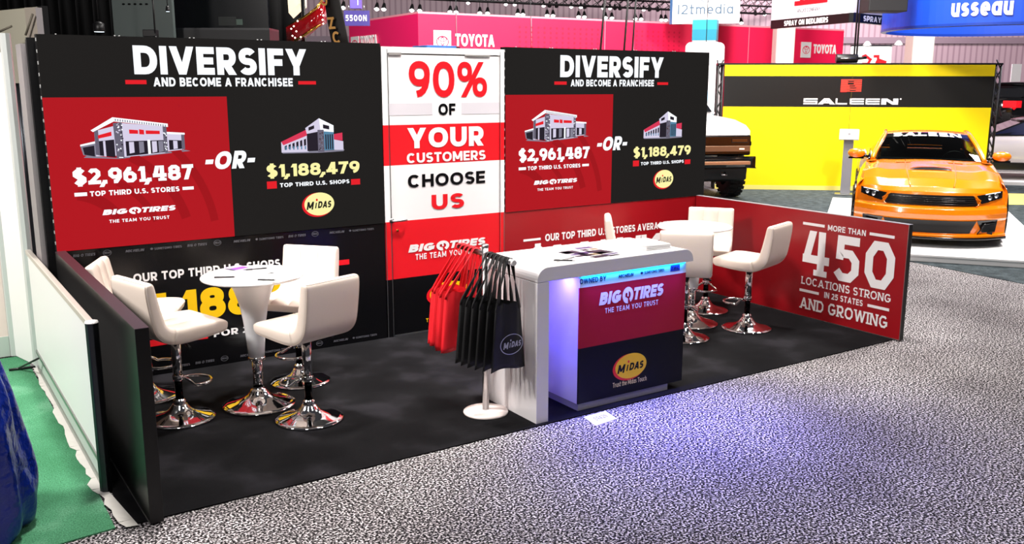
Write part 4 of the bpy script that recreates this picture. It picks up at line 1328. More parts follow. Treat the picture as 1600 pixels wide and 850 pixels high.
b = MB(); b.lathe([(.07, -.01), (.078, .0), (.075, .10), (.03, .13), (0, .13)], (t_.x, t_.y, z1), 28); b.tube([(t_.x, t_.y, z1+.12), (t_.x, t_.y, z1+1.6)], .008, 6); b.build('housing', M_BLKPL, t, True)
t_, z1 = xy(262, 16, 13.6)
t = thing('downlight', 'small white lamp at the right edge of the grey green panel', 'lamp', (t_.x, t_.y, z1))
b = MB(); b.lathe([(0, -.02), (.025, -.02), (.02, .0), (0, 0)], (t_.x, t_.y, z1), 18); b.build('lens', mat('cool_light', 'e8f6ff'), t, True)
b = MB(); b.lathe([(.027, -.018), (.03, 0), (.02, .06), (0, .06)], (t_.x, t_.y, z1), 18); b.tube([(t_.x, t_.y, z1+.05), (t_.x, t_.y, z1+1.2)], .006, 6); b.build('housing', M_BLKPL, t, True)
# cream panels above the tall partition
pa, _ = xy(-30, 25, 10.4); pb, z1 = xy(59, 10.5, 9.6)
_, zl = xy(-2, 21, 10.2)
t = thing('cream_canopy', 'cream canopy panel rising above the tall white partition', 'panel', center(pa, pb))
b = MB(); upright(b, pa, pb, 2.2, z1, .06); b.build('board', mat('cream_board', 'bdb9a6', .6), t, True)
pc, _ = xy(40, 30, 9.62); pd, _ = xy(59, 30, 9.55)
b = MB(); upright(b, pc, pd, 2.2, z1-.01, .03); b.build('edge_board', mat('taupe_board', 'a39a8e', .6), t, True)
pe, _ = xy(60, 30, 9.6); pf, _ = xy(66.5, 30, 9.5); b = MB(); upright(b, pe, pf, 2.2, z1, .06); b.build('black_edge', M_BLKPL, t, True)
pf2, _ = xy(67, 30, 9.5); pg, _ = xy(75.5, 30, 9.8); b = MB(); upright(b, pf2, pg, 2.2, z1-.02, .06); b.build('grey_edge', mat('grey_board', '8b8587'), t, True)
G = face(pc, pd)
for (a_, c_) in (((0, 49), (18, 41)), ((40, 55), (51, 22))):
    p0 = at_depth(a_[0], a_[1], 9.58); p1 = at_depth(c_[0], c_[1], 9.5)
    b = MB(); b.tube([p0, p1], .012, 6); b.build('seam', mat('seam', '6d675a', .7), t, True)
for hh in ((pa+pb)/2, pb+(pa-pb)*.1):
    b = MB(); b.tube([Vector((hh.x+.03, hh.y+.12, 0)), Vector((hh.x+.03, hh.y+.12, 2.4))], .03, 10); b.build('post', M_ALUD, t, True)

# red and gold curved sign, lamp box, flag
t = thing('curved_sign', 'glossy red curved sign with gold trim in the dark behind', 'sign', tuple(xy(485, 40, 13)[0]))
def ribbon(top, bot, dep, th):
    A = [at_depth(x, y, dd) for (x, y), dd in zip(top, dep)]
    B = [Vector((a.x, a.y, at_depth(x, y, dd).z)) for a, (x, y), dd in zip(A, bot, dep)]
    return A, B
top = [(452, 43), (462, 37), (473, 31), (485, 23), (495, 15), (505, 3)]
bot = [(453, 64), (463, 64), (474, 58), (487, 50), (499, 43), (511, 36)]
dep = [13.5, 13.3, 13.1, 13.0, 13.0, 13.1]
A, B = ribbon(top, bot, dep, .1)
M_REDG = mat('glossy_red', 'b00d18', .12, spec=.6, coat=.5)
M_GOLD = mat('gold', 'd9a04a', .25, metal=1)
bk = _f*.10
b = MB()
for i in range(len(A)-1):
    b.add([A[i], A[i+1], B[i+1], B[i]], [(0, 1, 2, 3)], 0, True)
o = b.build('band', M_REDG, t, True); so = o.modifiers.new('s', 'SOLIDIFY'); so.thickness = .1; so.offset = 0
for nm, PP in (('upper_trim', A), ('lower_trim', B)):
    b = MB(); b.tube([p-_f*.06 for p in PP], .018, 8); b.build(nm, M_GOLD, t, True)
b = MB(); pp = [(455, 45), (459, 41), (463, 49), (457, 56), (461, 59), (465, 33), (470, 58), (502, 15), (505, 24), (504, 31), (505, 37)]
for (x, y) in pp:
    p = at_depth(x, y, 12.86); b.lathe([(0, -.012), (.010, -.007), (.012, 0), (.010, .007), (0, .012)], p, 8)
b.build('glints', mat('glint', 'fff4e8', .4, emit=3), t, True)  # small light reflections on the glossy red, painted as glowing dots
b = MB(); p = xy(474, 20, 13.3)[0]; b.tube([(p.x, p.y, 0), (p.x, p.y, 4.2)], .03, 10); b.build('pole', M_BLKPL, t, True)
t = thing('lamp_box', 'lit cream lamp box above the red curved sign', 'lamp', tuple(xy(460, 5, 13.4)[0]))
b = MB(); P1 = [at_depth(*q, 13.35) for q in ((448, -20), (472, -20), (472, 3), (466, 6), (451, 20))]
b.prism(P1, _f*.3); b.build('shade', mat('cream_glow', 'f5e6c8', .5, emit=.9), t, True)
b = MB(); p = P1[2]; b.tube([p, p+Vector((.0, .0, 1.5))], .012, 6); b.build('hanger', M_BLKPL, t, True)
t = thing('feather_flag', 'black feather flag with gold letters beside the red sign', 'flag', tuple(xy(535, 60, 12.3)[0]))
L_ = [(505, -30), (508, 5), (511, 25), (514, 45), (519, 70)]; R_f = [(526, -30), (531, 5), (537, 30), (541, 50), (545, 75)]
A = [at_depth(x, y, 12.4) for x, y in L_]; B = [at_depth(x, y, 12.3) for x, y in R_f]
b = MB()
for i in range(len(A)-1): b.add([A[i], B[i], B[i+1], A[i+1]], [(0, 1, 2, 3)], 0, True)
o = b.build('cloth', mat('black_flag', '17120f', .7), t, True); so = o.modifiers.new('s', 'SOLIDIFY'); so.thickness = .015; so.offset = 0
b = MB(); bt = at_depth(545, 75, 12.33); b.tube([Vector((bt.x, bt.y, 0)), bt, at_depth(531, 5, 12.33), at_depth(526, -30, 12.33)], .014, 8); b.build('pole', M_BLKPL, t, True)
GF = Face(at_depth(519, 70, 12.33)-_f*.02, at_depth(545, 68, 12.3)-at_depth(519, 70, 12.35), (A[2]-A[4]))
FB = lambda bl, tr: GF.box(bl, tr)
b = MB()
q = GF.uv(519, 45); GF.text(b, 'Z', (q[0]-.01, q[1], q[0]+.085, q[1]+.16), 0, .012, w=.2)
q = GF.uv(523, 64); GF.text(b, 'C', (q[0]-.01, q[1]-.03, q[0]+.085, q[1]+.13), 0, .012, w=.2)
q = GF.uv(513, 8); GF.text(b, 'O', (q[0]-.02, q[1], q[0]+.08, q[1]+.14), 0, .012, w=.2)
b.build('lettering', mat('gold_print', 'c68a2c', .5), t, True, merge=False)

# ------------------------------------------------------------------ far hall: wall, pink fascia, truss, columns, hanging signs
M_HALL = bpy.data.materials.new('ribbed_hall_wall'); M_HALL.use_nodes = True
nt = M_HALL.node_tree; bs = nt.nodes['Principled BSDF']; bs.inputs['Roughness'].default_value = .7
tc = nt.nodes.new('ShaderNodeTexCoord'); wv = nt.nodes.new('ShaderNodeTexWave'); wv.inputs['Scale'].default_value = 1.1; wv.bands_direction = 'X'
rp = nt.nodes.new('ShaderNodeValToRGB'); rp.color_ramp.elements[0].color = lin('a8909c'); rp.color_ramp.elements[1].color = lin('c4aeb8'); rp.color_ramp.elements[0].position = .1; rp.color_ramp.elements[1].position = .35
nt.links.new(tc.outputs['Object'], wv.inputs['Vector']); nt.links.new(wv.outputs['Fac'], rp.inputs['Fac']); nt.links.new(rp.outputs['Color'], bs.inputs['Base Color'])
pa, _ = xy(430, 60, 46); pb, _ = xy(1760, 60, 46)
d = (pb-pa)
o = bpy.data.meshes.new('wall_back')
b = MB(); L = d.length
b.box(0, L, 0, .3, 0, 14)
wo = struct(b.build('wall_back', M_HALL)); wo.location = pa; wo.rotation_euler = (0, 0, math.atan2(d.y, d.x))
b = MB(); b.box(0, L, -.12, 0, 4.2, 4.5)
tr_ = struct(b.build('trim_1', mat('hall_trim', '9a8a96', .6))); tr_.location = pa; tr_.rotation_euler = (0, 0, math.atan2(d.y, d.x))
# pink fascia
zt_ = at_depth(653, 21, 24).z
def depth_for(px, py, z):
    r_ = ray(px, py); return (z-CAM.z)/r_.z
pC, _ = xy(653, 21, 24)
tr2 = depth_for(1319, 48.5, zt_); pR, _ = xy(1319, 48.5, tr2)
tl2 = depth_for(545, 37, zt_); pLf, _ = xy(545, 37, tl2)
M_PINK = mat('crimson_fascia', 'f0184e', .45)
M_PINK2 = mat('magenta_fascia', 'f41a66', .45)
t = thing('fascia_wall', 'long crimson fascia wall with white lettering behind the booth', 'wall', center(pC, pR))
b = MB(); upright(b, pC, pR, 0, zt_, .25); b.build('front_face', M_PINK, t, True)
b = MB(); upright(b, pLf, pC, 0, zt_, .25); b.build('side_face', M_PINK2, t, True)
b = MB(); upright(b, pLf, pC, zt_, zt_+.05, .25); upright(b, pC, pR, zt_, zt_+.05, .25); b.build('top_edge', mat('pink_edge', 'f29aa8', .4), t, True)
GT = face(pC, pR); GL_ = face(pLf, pC)
b = MB()
for px in (713, 830, 945, 990, 1170):
    u, v = GT.uv(px, 60); GT.rect(b, u-.012, .5, u+.012, zt_, 0, .004)
b.build('seam', mat('seam_light', 'ff8aa0', .5), t, True, merge=False)
# halftone dots
b = MB()
for px0, px1 in ((812, 935), (995, 1062)):
    ua, ub = GT.uv(px0, 50)[0], GT.uv(px1, 50)[0]
    u = ua
    while u < ub:
        for k in range(14):
            v = zt_-.25-k*.13
            GT.ellipse(b, u, v, .035, .035, 0, .006, 6)
        u += .2
do = b.build('halftone_dots', mat('dot_red', 'd90f3c', .5), t, True, merge=False); do['kind'] = 'stuff'
def toyota(GX, box_logo, box_txt, parent, white):
    b = MB(); u0, v0, u1, v1 = box_logo
    GX.rect(b, u0, v0, u1, v1, 0, .01, .02)
    b.build('emblem_tile', M_PRW, parent, True)
    b = MB(); cu, cv, ru, rv = (u0+u1)/2, (v0+v1)/2, (u1-u0)*.36, (v1-v0)*.26
    GX.ellipse(b, cu, cv, ru, rv, 0, .032, inner=.86); GX.ellipse(b, cu, cv+rv*.45, ru*.72, rv*.42, 0, .032, inner=.8); GX.ellipse(b, cu, cv+rv*.08, ru*.3, rv*.82, 0, .032, inner=.7)
    b.build('oval_emblem', M_PINK, parent, True, merge=False)
    b = MB(); GX.text(b, 'TOYOTA', box_txt, 0, .01, w=.22, gap=.08, thick=.02); b.build('lettering', M_PRW, parent, True, merge=False)
a = GT.uv(677, 68); c = GT.uv(704, 48); e = GT.uv(711, 72); f_ = GT.uv(772, 59)
toyota(GT, (a[0], c[1]-1.02*(c[0]-a[0])*1.12, c[0], c[1]), (e[0], e[1], f_[0], e[1]+.32), t, 1)
a = GT.uv(1250, 90); c = GT.uv(1267, 66); e = GT.uv(1270, 83.5); f_ = GT.uv(1306, 75)
toyota(GT, (a[0], a[1], c[0], c[1]), (e[0], e[1], f_[0], e[1]+.30), t, 1)
a = GL_.uv(550, 80); c = GL_.uv(561.5, 56.5); e = GL_.uv(564, 73); f_ = GL_.uv(590, 62)
toyota(GL_, (a[0], a[1], c[0], c[1]), (e[0], e[1], f_[0], e[1]+.30), t, 1)

# trusses with spotlights
M_BULB = mat('spot_lens', 'fff4f0', .3, emit=9)
M_LAMPB = mat('lamp_black', '0c0c0e', .45)
def truss(p0, p1, label):
    c_ = (p0+p1)/2
    t = thing('truss', label, 'truss', tuple(c_))
    d = (p1-p0); L = d.length; d.normalize(); s_ = Vector((d.y, -d.x, 0)).normalized()*.15; up = Vector((0, 0, .28))
    b = MB()
    for off in (s_, -s_, up): b.tube([p0+off, p1+off], .028, 6)
    b.build('chords', M_LAMPB, t, True)
    b = MB(); n = int(L/.45)
    for i in range(n):
        a_, c2 = p0+d*(L*i/n), p0+d*(L*(i+1)/n)
        b.tube([a_+s_, c2+up], .014, 5); b.tube([a_-s_, c2+up], .014, 5); b.tube([a_+up, c2-s_], .014, 5); b.tube([a_+s_, c2-s_], .014, 5)
    b.build('lattice', M_LAMPB, t, True)
    for q in (.12, .5, .88):
        p = p0+d*L*q+up; b = MB(); b.tube([p, p+Vector((0, 0, 6))], .015, 6); b.build('hanger', M_LAMPB, t, True)
    return t
def spotlight(p, label, lit, group, aim=Vector((-.35, -.5, -.8)), s=1.0):
    t = thing('spotlight', label, 'spotlight', tuple(p), 0, group)
    z = aim.normalized(); q = z.to_track_quat('-Z', 'Y').to_matrix().to_4x4(); M4 = Matrix.Translation(p) @ q
    b = MB(); b.lathe([(0, .16*s), (.04*s, .15*s), (.06*s, .06*s), (.075*s, -.02*s), (.085*s, -.10*s), (.078*s, -.10*s)], n=14); b.mapped(M4); b.build('housing', M_LAMPB, t, True)
    b = MB(); b.lathe([(0, -.135*s), (.05*s, -.125*s), (.078*s, -.09*s)], n=14); b.mapped(M4); b.build('lens', M_BULB if lit else M_LAMPB, t, True)
    b = MB(); b.tube([p+Vector((0, 0, .05)), p+Vector((0, 0, .3025))], .012, 6); b.build('hook', M_LAMPB, t, True)
zl1 = at_depth(534, 5, 26).z
def tr_pt(px, py, z): 
    return at_depth(px, py, depth_for(px, py, z))
row1 = [(534, 9), (586, 12.5), (597, 13), (641, 15), (653, 15.5), (700.5, 18), (710, 18.5), (747, 21), (759, 21.5), (806, 22.7), (814, 23), (852, 25.5), (861, 26), (901, 27), (910, 27.3), (943, 30), (953, 30), (989.5, 31.3), (998.5, 31.5), (1030, 33), (1037, 33.2), (1132, 39), (1155, 40)]
Lz = zt_+.42
ta = tr_pt(500, -9, Lz+.56); tb_ = tr_pt(1200, 22, Lz+.56); s_off = Vector(((tb_-ta).y, -(tb_-ta).x, 0)).normalized()*.15
truss(ta, tb_, 'lower black lighting truss right above the crimson fascia')
def on_truss(px, p0, p1):
    best = min((k/2000 for k in range(2001)), key=lambda k: abs(800+FPX*((p0+(p1-p0)*k-CAM).dot(_r)/(p0+(p1-p0)*k-CAM).dot(_f))-px))
    return p0+(p1-p0)*best
for (px, py) in row1:
    spotlight(on_truss(px, ta, tb_)-Vector((0, 0, .33))+s_off, 'lit spotlight of the lower truss above the crimson fascia', True, 'lower truss spotlights', s=1.0)
row2 = [(729, 3, 1), (788, 6, 1), (802, 7, 1), (847, 9, 1), (856, 8, 0), (867, 8, 0), (890, 11, 1), (905, 11, 1), (911, 10.5, 0), (940, 14, 1), (950.5, 14, 1), (958, 12.5, 0), (966, 13, 0), (1003, 16, 1), (1012, 15, 0), (1025, 15.5, 0), (1178, 24, 0), (1192, 15, 1), (1213, 13, 1)]
Lz2 = zt_+1.55
ta = tr_pt(690, -12, Lz2+.35); tb_ = tr_pt(1220, 11, Lz2+.35)
truss(ta, tb_, 'upper black lighting truss behind the lower one')
for (px, py, lit) in row2:
    spotlight(on_truss(px, ta, tb_)-Vector((0, 0, .33))+s_off, 'lit spotlight of the upper truss' if lit else 'switched off black spotlight of the upper truss', bool(lit), 'upper truss lit spotlights' if lit else 'upper truss dark spotlights', s=1.0)
ta = tr_pt(820, -6, Lz2+1.2); tb_ = tr_pt(1230, 5, Lz2+1.2)
truss(ta, tb_, 'highest black truss at the top edge of the picture')
# hanging cables
for (x0, y0_, x1, y1_, dd, r_, lab) in ((712, -6, 713, 76, 20, .012, 'thin dark cable hanging before the emblem tile of the crimson wall'), (829, -6, 830, 76, 20, .012, 'thin dark cable hanging above the right LED wall'), (946, -8, 938, 80, 15, .03, 'thick black hanging cable left of two others'), (982, -8, 975, 80, 15, .028, 'black hanging cable in the middle of three'), (994, -8, 988, 80, 15, .024, 'black hanging cable right of two others')):
    p1 = at_depth(x1, y1_, dd); p0 = at_depth(x0, y0_, dd)
    t = thing('hanging_cable', lab, 'cable', tuple(p1), 0, 'hanging cables')
    top_ = p1+(p0-p1)*1.6
    b = MB(); b.tube([p1-(p0-p1)*.8, top_], r_*.6, 8); b.build('cable', M_LAMPB, t, True)
# aisle sign 5500N
pa, z1 = xy(537, 16.5, 19); pb, _ = xy(577, 16.5, 19); _, z0 = xy(537, 40, 19)
t = thing('aisle_sign', 'purple aisle sign reading 5500N hanging above the booth', 'sign', tuple((pa+pb)/2+Vector((0, 0, z0))))
b = MB(); upright(b, pa, pb, z0, z1, .05); b.build('board', mat('purple_board', '463c86', .5), t, True)
G = face(pa, pb); b = MB(); q = G.uv(540, 33); q_ = G.uv(573, 23.5); G.text(b, '5500N', (q[0], q[1], q_[0], q_[1]), 0, .004, w=.2, gap=.22); b.build('lettering', M_PRW, t, True, merge=False)
pc, z2 = xy(547, 13, 19.02); pd, _ = xy(563.5, 13, 19.02); b = MB(); upright(b, pc, pd, z2, z2+1.2, .2); b.build('upper_banner', mat('violet_board', '6f5fc0', .5), t, True)
G = face(pc, pd); b = MB(); q = G.uv(558.5, 8); G.rect(b, q[0], q[1], q[0]+.02, q[1]+.4, 0, .004); b.build('number_lettering', M_PRW, t, True, merge=False)
for k in (.2, .8):
    p = pa+(pb-pa)*k; b = MB(); b.tube([(p.x, p.y, z1), (p.x, p.y, z1+.1)], .006, 6); b.build('hook', M_ALU, t, True)

# white round-cornered columns
def column_obj(px0, px1, py, dd, label):
    pa, _ = xy(px0, py, dd); pb, _ = xy(px1, py, dd)
    t = thing('column', label, 'column', center(pa, pb))
    c_ = (pa+pb)/2; wd = (pb-pa).length; dr_ = (pb-pa).normalized(); nr = Vector((-dr_.y, dr_.x, 0))
    b = MB(); b.obox(c_+nr*wd/2+Vector((0, 0, 4)), dr_, nr, (0, 0, 1), wd/2, wd/2, 4.0); b.build('shaft', mat('column_white', 'e4dcd4', .5), t, True, bevel=.06, seg=3)
    b = MB(); b.obox(c_+nr*wd/2+Vector((0, 0, .12)), dr_, nr, (0, 0, 1), wd/2+.03, wd/2+.03, .12); b.build('base', M_ALU, t, True, bevel=.02)
    return t
column_obj(1214, 1243, 60, 27, 'white column left, in front of the crimson fascia')
column_obj(1428, 1462, 60, 26, 'white column right, behind the yellow wall top')

# l2tmedia sign and teal light box, white charging tower
pa, z0 = xy(1050, 37.5, 27); pb, _ = xy(1155, 37.5, 26.6)
t = thing('hanging_sign', 'white hanging sign with thin grey lowercase lettering above the teal box', 'sign', tuple((pa+pb)/2+Vector((0, 0, z0))))
M_BOARD = mat('white_board', 'f6f6f8', .5, emit=.0)
b = MB(); upright(b, pa, pb, z0, z0+1.6, .35); b.build('panel', M_BOARD, t, True)
pe, _ = xy(1046, 37.5, 27.2); b = MB(); upright(b, pe, pa, z0, z0+1.6, .35); b.build('blue_edge', mat('light_blue_board', '5aa0e0', .5), t, True)
G = face(pa, pb); b = MB(); q = G.uv(1059, 22.5); q_ = G.uv(1146, 8); G.text(b, 'l2tmedia', (q[0], q[1], q_[0], q[1]+.27), 0, .004, w=.13, gap=.2); b.build('lettering', mat('slate_print', '48657c', .5), t, True, merge=False)
b = MB(); q = G.uv(1104, -2); G.ellipse(b, q[0], q[1], .16, .10, 0, .004, inner=.86); G.ellipse(b, q[0], q[1], .08, .05, 0, .004, inner=.8); b.build('round_emblem', mat('slate_print', '48657c'), t, True, merge=False)
b = MB(); p = at_depth(1106, 5, 23.9); b.tube([p+Vector((0, 0, 2)), Vector((p.x, p.y, at_depth(1101, 65, 23.9).z))], .01, 6); b.build('cable', M_LAMPB, t, True)
pa, z0 = xy(1081, 63.5, 25.4); pb, _ = xy(1119, 63.5, 25.2); _, z1 = xy(1081, 31.5, 25.4)
t = thing('teal_box', 'teal box sign above the white charging tower', 'sign', tuple((pa+pb)/2+Vector((0, 0, z0))))
zm = (z0+z1)/2+.02
b = MB(); upright(b, pa, pb, z0, zm, .45); b.build('lower_half', mat('teal_dark', '1387a0', .4), t, True)
b = MB(); upright(b, pa, pb, zm, z1, .45); b.build('upper_half', mat('teal_light', '22a6c0', .4), t, True)
b = MB(); upright(b, pa+(pb-pa)*.02, pb-(pb-pa)*.02, z0-.05, z0, .44); b.build('collar', mat('grey_collar', 'c8c8cc', .4), t, True)
pa, z1 = xy(1071, 66, 24.6); pb, _ = xy(1126, 66, 24.2)
t = thing('charging_tower', 'white charging tower beyond the right LED wall', 'tower', center(pa, pb))
G = face(pa, pb); wd = (pb-pa).length
b = MB(); pts = []
r_ = .14
for i in range(9):
    a_ = PI-PI/2*i/8; pts.append(G.p(r_+r_*math.cos(a_), z1-r_+r_*math.sin(a_)))
for i in range(9):
    a_ = PI/2-PI/2*i/8; pts.append(G.p(wd-r_+r_*math.cos(a_), z1-r_+r_*math.sin(a_)))
pts += [G.p(wd, .0), G.p(0, .0)]
b.prism(pts, -G.n*.5); b.build('tower_body', mat('tower_white', 'f2f0f4', .35), t, True, bevel=.02)
b = MB()
for rx_, ry_, s_ in ((1109, 101, 'V'), (1108, 129, 'CE')):
    q = G.uv(rx_-(7 if s_ == 'CE' else 0), ry_); G.text(b, 'EV' if s_ == 'V' else 'CE', (q[0]-(.0 if s_ == 'CE' else .06), q[1], q[0]+.09, q[1]+.065), 0, .004, w=.14, gap=.2)
b.build('lettering', M_INK, t, True, merge=False)
b = MB(); q = G.uv(1100, 166); q_ = G.uv(1114.5, 142); G.rect(b, q[0]-.1, q[1], q_[0], q_[1], 0, .004, .02); b.build('screen', mat('screen_blue', 'bfe4ff', .3, emit=1.0), t, True)
b = MB(); b.tube([G.p(*G.uv(1095, 176), .03), G.p(*G.uv(1108, 172), .08), G.p(*G.uv(1117, 180), .08), G.p(*G.uv(1121, 200), .05), G.p(*G.uv(1121, 225), .04)], .014, 8); b.build('charge_cable', mat('teal_cable', '12606e', .5), t, True)
b = MB(); q = G.uv(1108, 200); G.rect(b, q[0]-.12, q[1]-.1, q[0]+.02, q[1]+.2, 0, .004, .03); b.build('socket_panel', mat('socket', 'd8d4d8', .4), t, True)

# bedliner box sign
pcn, z0 = xy(1333, 34.5, 20); pl, _ = xy(1205, 26, 22.5); pr_, _ = xy(1470, 20, 23.0)
t = thing('hanging_sign', 'white and black box sign reading SPRAY ON BEDLINERS', 'sign', tuple(pcn+Vector((0, 0, z0))))
zb_ = z0+.20
M_SIGNW = mat('sign_grey_white', 'd6d0d8', .5)
for pa, pb in ((pl, pcn), (pcn, pr_)):
    b = MB(); upright(b, pa, pb, zb_, zb_+1.3, .1); b.build('white_face', M_SIGNW, t, True)
    b = MB(); upright(b, pa, pb, z0, zb_, .1); b.build('black_band', M_BLKPL, t, True)
    G = face(pa, pb); L = (pb-pa).length
    b = MB(); G.text(b, 'SPRAY ON BEDLINERS', (L*.18, z0+.04, L*.72, z0+.16) if pa is pl else (L*.10, z0+.04, L*.72, z0+.16), 0, .004, w=.24, gap=.1, space=.4); b.build('band_lettering', M_PRW, t, True, merge=False)
    b = MB(); G.text(b, 'AN LKS COMPANY', (L*.34, zb_+.12, L*.62, zb_+.20), 0, .004, w=.16, shear=.1, gap=.14); b.build('company_lettering', M_INK, t, True, merge=False)
    for k in ((.42, .62) if pa is pl else (.5, .72)):
        b = MB(); G.ellipse(b, L*k, zb_+.46, .17, .17, 0, .005, inner=.45); b.build('round_emblem', M_REDB, t, True, merge=False)
    b = MB(); G.rect(b, L*(.30 if pa is pl else .4), zb_+.28, L*(.70 if pa is pl else .8), zb_+.38, 0, .008); b.build('emblem_band', M_REDB, t, True, merge=False)
pa, z0 = xy(1357, 18, 18); pb, _ = xy(1418, 20, 18)
t = thing('hanging_speaker', 'dark grey hanging box in front of the bedliner sign', 'speaker', tuple((pa+pb)/2+Vector((0, 0, z0))))
b = MB(); upright(b, pa, pb, z0, z0+.9, .5); b.build('cabinet', mat('charcoal', '1d1d1f', .6), t, True, bevel=.02)
b = MB(); upright(b, pa+(pb-pa)*.1, pb-(pb-pa)*.1, z0+.25, z0+.8, -.012); b.build('grille', M_BLKPL, t, True)
b = MB(); p = (pa+pb)/2; b.tube([(p.x, p.y+.2, z0+.9), (p.x, p.y+.2, z0+3)], .015, 6); b.build('hanger', M_LAMPB, t, True)

# blue ring sign with curved lettering
R0 = 2.3; zc = at_depth(1560, 37, 17).z
pc_, _ = xy(1563, 37, 17+R0*.98)
t = thing('ring_sign', 'blue hanging ring sign with white lowercase lettering at the right', 'sign', (pc_.x, pc_.y, zc))
b = MB(); n = 96
toC = math.atan2(CAM.y-pc_.y, CAM.x-pc_.x)
for m_, r_ in ((0, R0), (0, R0-.05)):
    pass
sec = []
for k in range(n):
    a_ = 2*PI*k/n; c_, s_ = math.cos(a_), math.sin(a_)
    sec.append([(pc_.x+R0*c_, pc_.y+R0*s_, zc), (pc_.x+R0*c_, pc_.y+R0*s_, zc+1.3), (pc_.x+(R0-.06)*c_, pc_.y+(R0-.06)*s_, zc+1.3), (pc_.x+(R0-.06)*c_, pc_.y+(R0-.06)*s_, zc)])
b.loft(sec+[sec[0]], caps=False, smooth=False); b.build('ring', mat('ring_blue', '1247c8', .45), t, True)
b = MB(); sec = []
for k in range(n):
    a_ = 2*PI*k/n; c_, s_ = math.cos(a_), math.sin(a_)
    sec.append([(pc_.x+(R0+.006)*c_, pc_.y+(R0+.006)*s_, zc), (pc_.x+(R0+.006)*c_, pc_.y+(R0+.006)*s_, zc+.05), (pc_.x+(R0-.1)*c_, pc_.y+(R0-.1)*s_, zc+.05), (pc_.x+(R0-.1)*c_, pc_.y+(R0-.1)*s_, zc-.01)])
b.loft(sec+[sec[0]], caps=False, smooth=False); b.build('lower_rim', mat('rim_blue', '0c3596', .4), t, True)
g = glyphs('usseau', 'sans', .22, .10)
gx0 = min(p[0] for q in g for p in q); gx1 = max(p[0] for q in g for p in q)
b = MB(); SZ = .33
wdt = (gx1-gx0)*SZ*.82
a0_ = toC - .15 - (wdt*.5)/R0
for i, q in enumerate(g):
    pts = []
    for x, y in q:
        a_ = a0_ + (x-gx0)*SZ*.82/R0
        pts.append((pc_.x+(R0+.012+i*1e-4)*math.cos(a_), pc_.y+(R0+.012+i*1e-4)*math.sin(a_), zc+.17+y*SZ))
    b.poly(pts)
b.build('lettering', M_PRW, t, True, merge=False)
b = MB()
for k in range(3):
    a_ = 2*PI*k/3+.5; b.tube([(pc_.x+R0*.98*math.cos(a_), pc_.y+R0*.98*math.sin(a_), zc+1.28), (pc_.x+R0*.98*math.cos(a_), pc_.y+R0*.98*math.sin(a_), zc+4)], .012, 6)
b.build('hanger', M_LAMPB, t, True)

# white poster with red marks
pa, z1 = xy(1331, 72.5, 25); pb, _ = xy(1394, 72.5, 25)
t = thing('poster_wall', 'white poster panel with red marks above the yellow wall', 'panel', center(pa, pb))
b = MB(); upright(b, pa, pb, 0, z1, .1); b.build('board', M_BOARD, t, True)
b = MB(); upright(b, pa, pb, z1, z1+.04, .1); b.build('top_edge', M_ALUD, t, True)
G = face(pa, pb); b = MB()
for pl_ in ([(1349, 88), (1352, 87), (1360, 93), (1356, 100), (1349, 100)], [(1367, 88), (1372, 88), (1372, 93), (1383, 97), (1382, 101), (1370, 97)]):
    for i in range(len(pl_)-1):
        q0, q1 = Vector(G.uv(*pl_[i])), Vector(G.uv(*pl_[i+1]))
        for k in _stroke([tuple(q0), tuple(q1)], .07, False, True): G.shape(b, k, 0, .004+i*.0002)
b.build('red_marks', M_REDB, t, True, merge=False)
for (px, py, lab) in ((1355, 68, 'small white lamp arm on top centre of the poster panel'), (1404, 67, 'small white lamp arm to the right of the poster panel')):
    p = at_depth(px, py, 24.8)
    t = thing('clip_lamp', lab, 'lamp', tuple(p), 0, 'clip lamps')
    b = MB(); b.lathe([(0, .07), (.05, .05), (.10, -.02), (.11, -.05)], p, 16); b.build('shade', M_PRW, t, True)
    b = MB(); b.lathe([(0, -.055), (.09, -.045)], p, 16); b.build('lens', M_BULB, t, True)
    q = at_depth(px-(12 if px > 1390 else 0), py+(6 if px != 1320 else 3), 24.95); b = MB(); b.tube([p, q], .012, 6); b.build('arm', M_ALU, t, True)

# ------------------------------------------------------------------ yellow exhibitor wall
tag(slab('slate_carpet', [tuple(on_z(*p).xy) for p in ((1100, 330), (1422, 409), (1640, 452), (1800, 420), (1800, 290), (1600, 288), (1127, 290))], 0, .006, M_DCARP), 'dark slate carpet under the orange car and yellow wall', 'carpet')
Y0 = Vector((14.064, 6.625, 0)); Yd = Vector((15.676-14.064, 5.301-6.625, 0)).normalized()
FY = Face(Y0, Yd)
ul = FY.uv(1133, 103)[0]; ur = FY.uv(1556, 98)[0]
YH = 2.60; KB0, KB1 = 1.742, 2.372
M_YEL = mat('bright_yellow_vinyl', 'ffe600', .45)
cY = Y0+Yd*((ul+ur)/2)
t = thing('backdrop_wall', 'bright yellow backdrop wall with a black lettered band and red emblem', 'wall', tuple(cY))
b = MB(); FY.rect(b, ul, .10, ur, KB0, 0, -.06, .06); FY.rect(b, ul, KB1, ur, YH, 0, -.06, .06); b.build('yellow_face', M_YEL, t, True)
b = MB(); FY.rect(b, ul, KB0, ur, KB1, 0, -.06, .06); b.build('black_band', mat('band_black', '151413', .4), t, True)
b = MB(); FY.rect(b, ul-.1, .008, ur+.1, .10, 0, -.06, .062); b.build('kick_board', mat('pale_yellow', 'f2e27a', .5), t, True)
b = MB(); FY.rect(b, FY.uv(1330, 150)[0]-.004, .10, FY.uv(1330, 150)[0]+.004, YH, 0, .0015); b.build('panel_seam', mat('seam_dark', '5a5000', .6), t, True, merge=False)
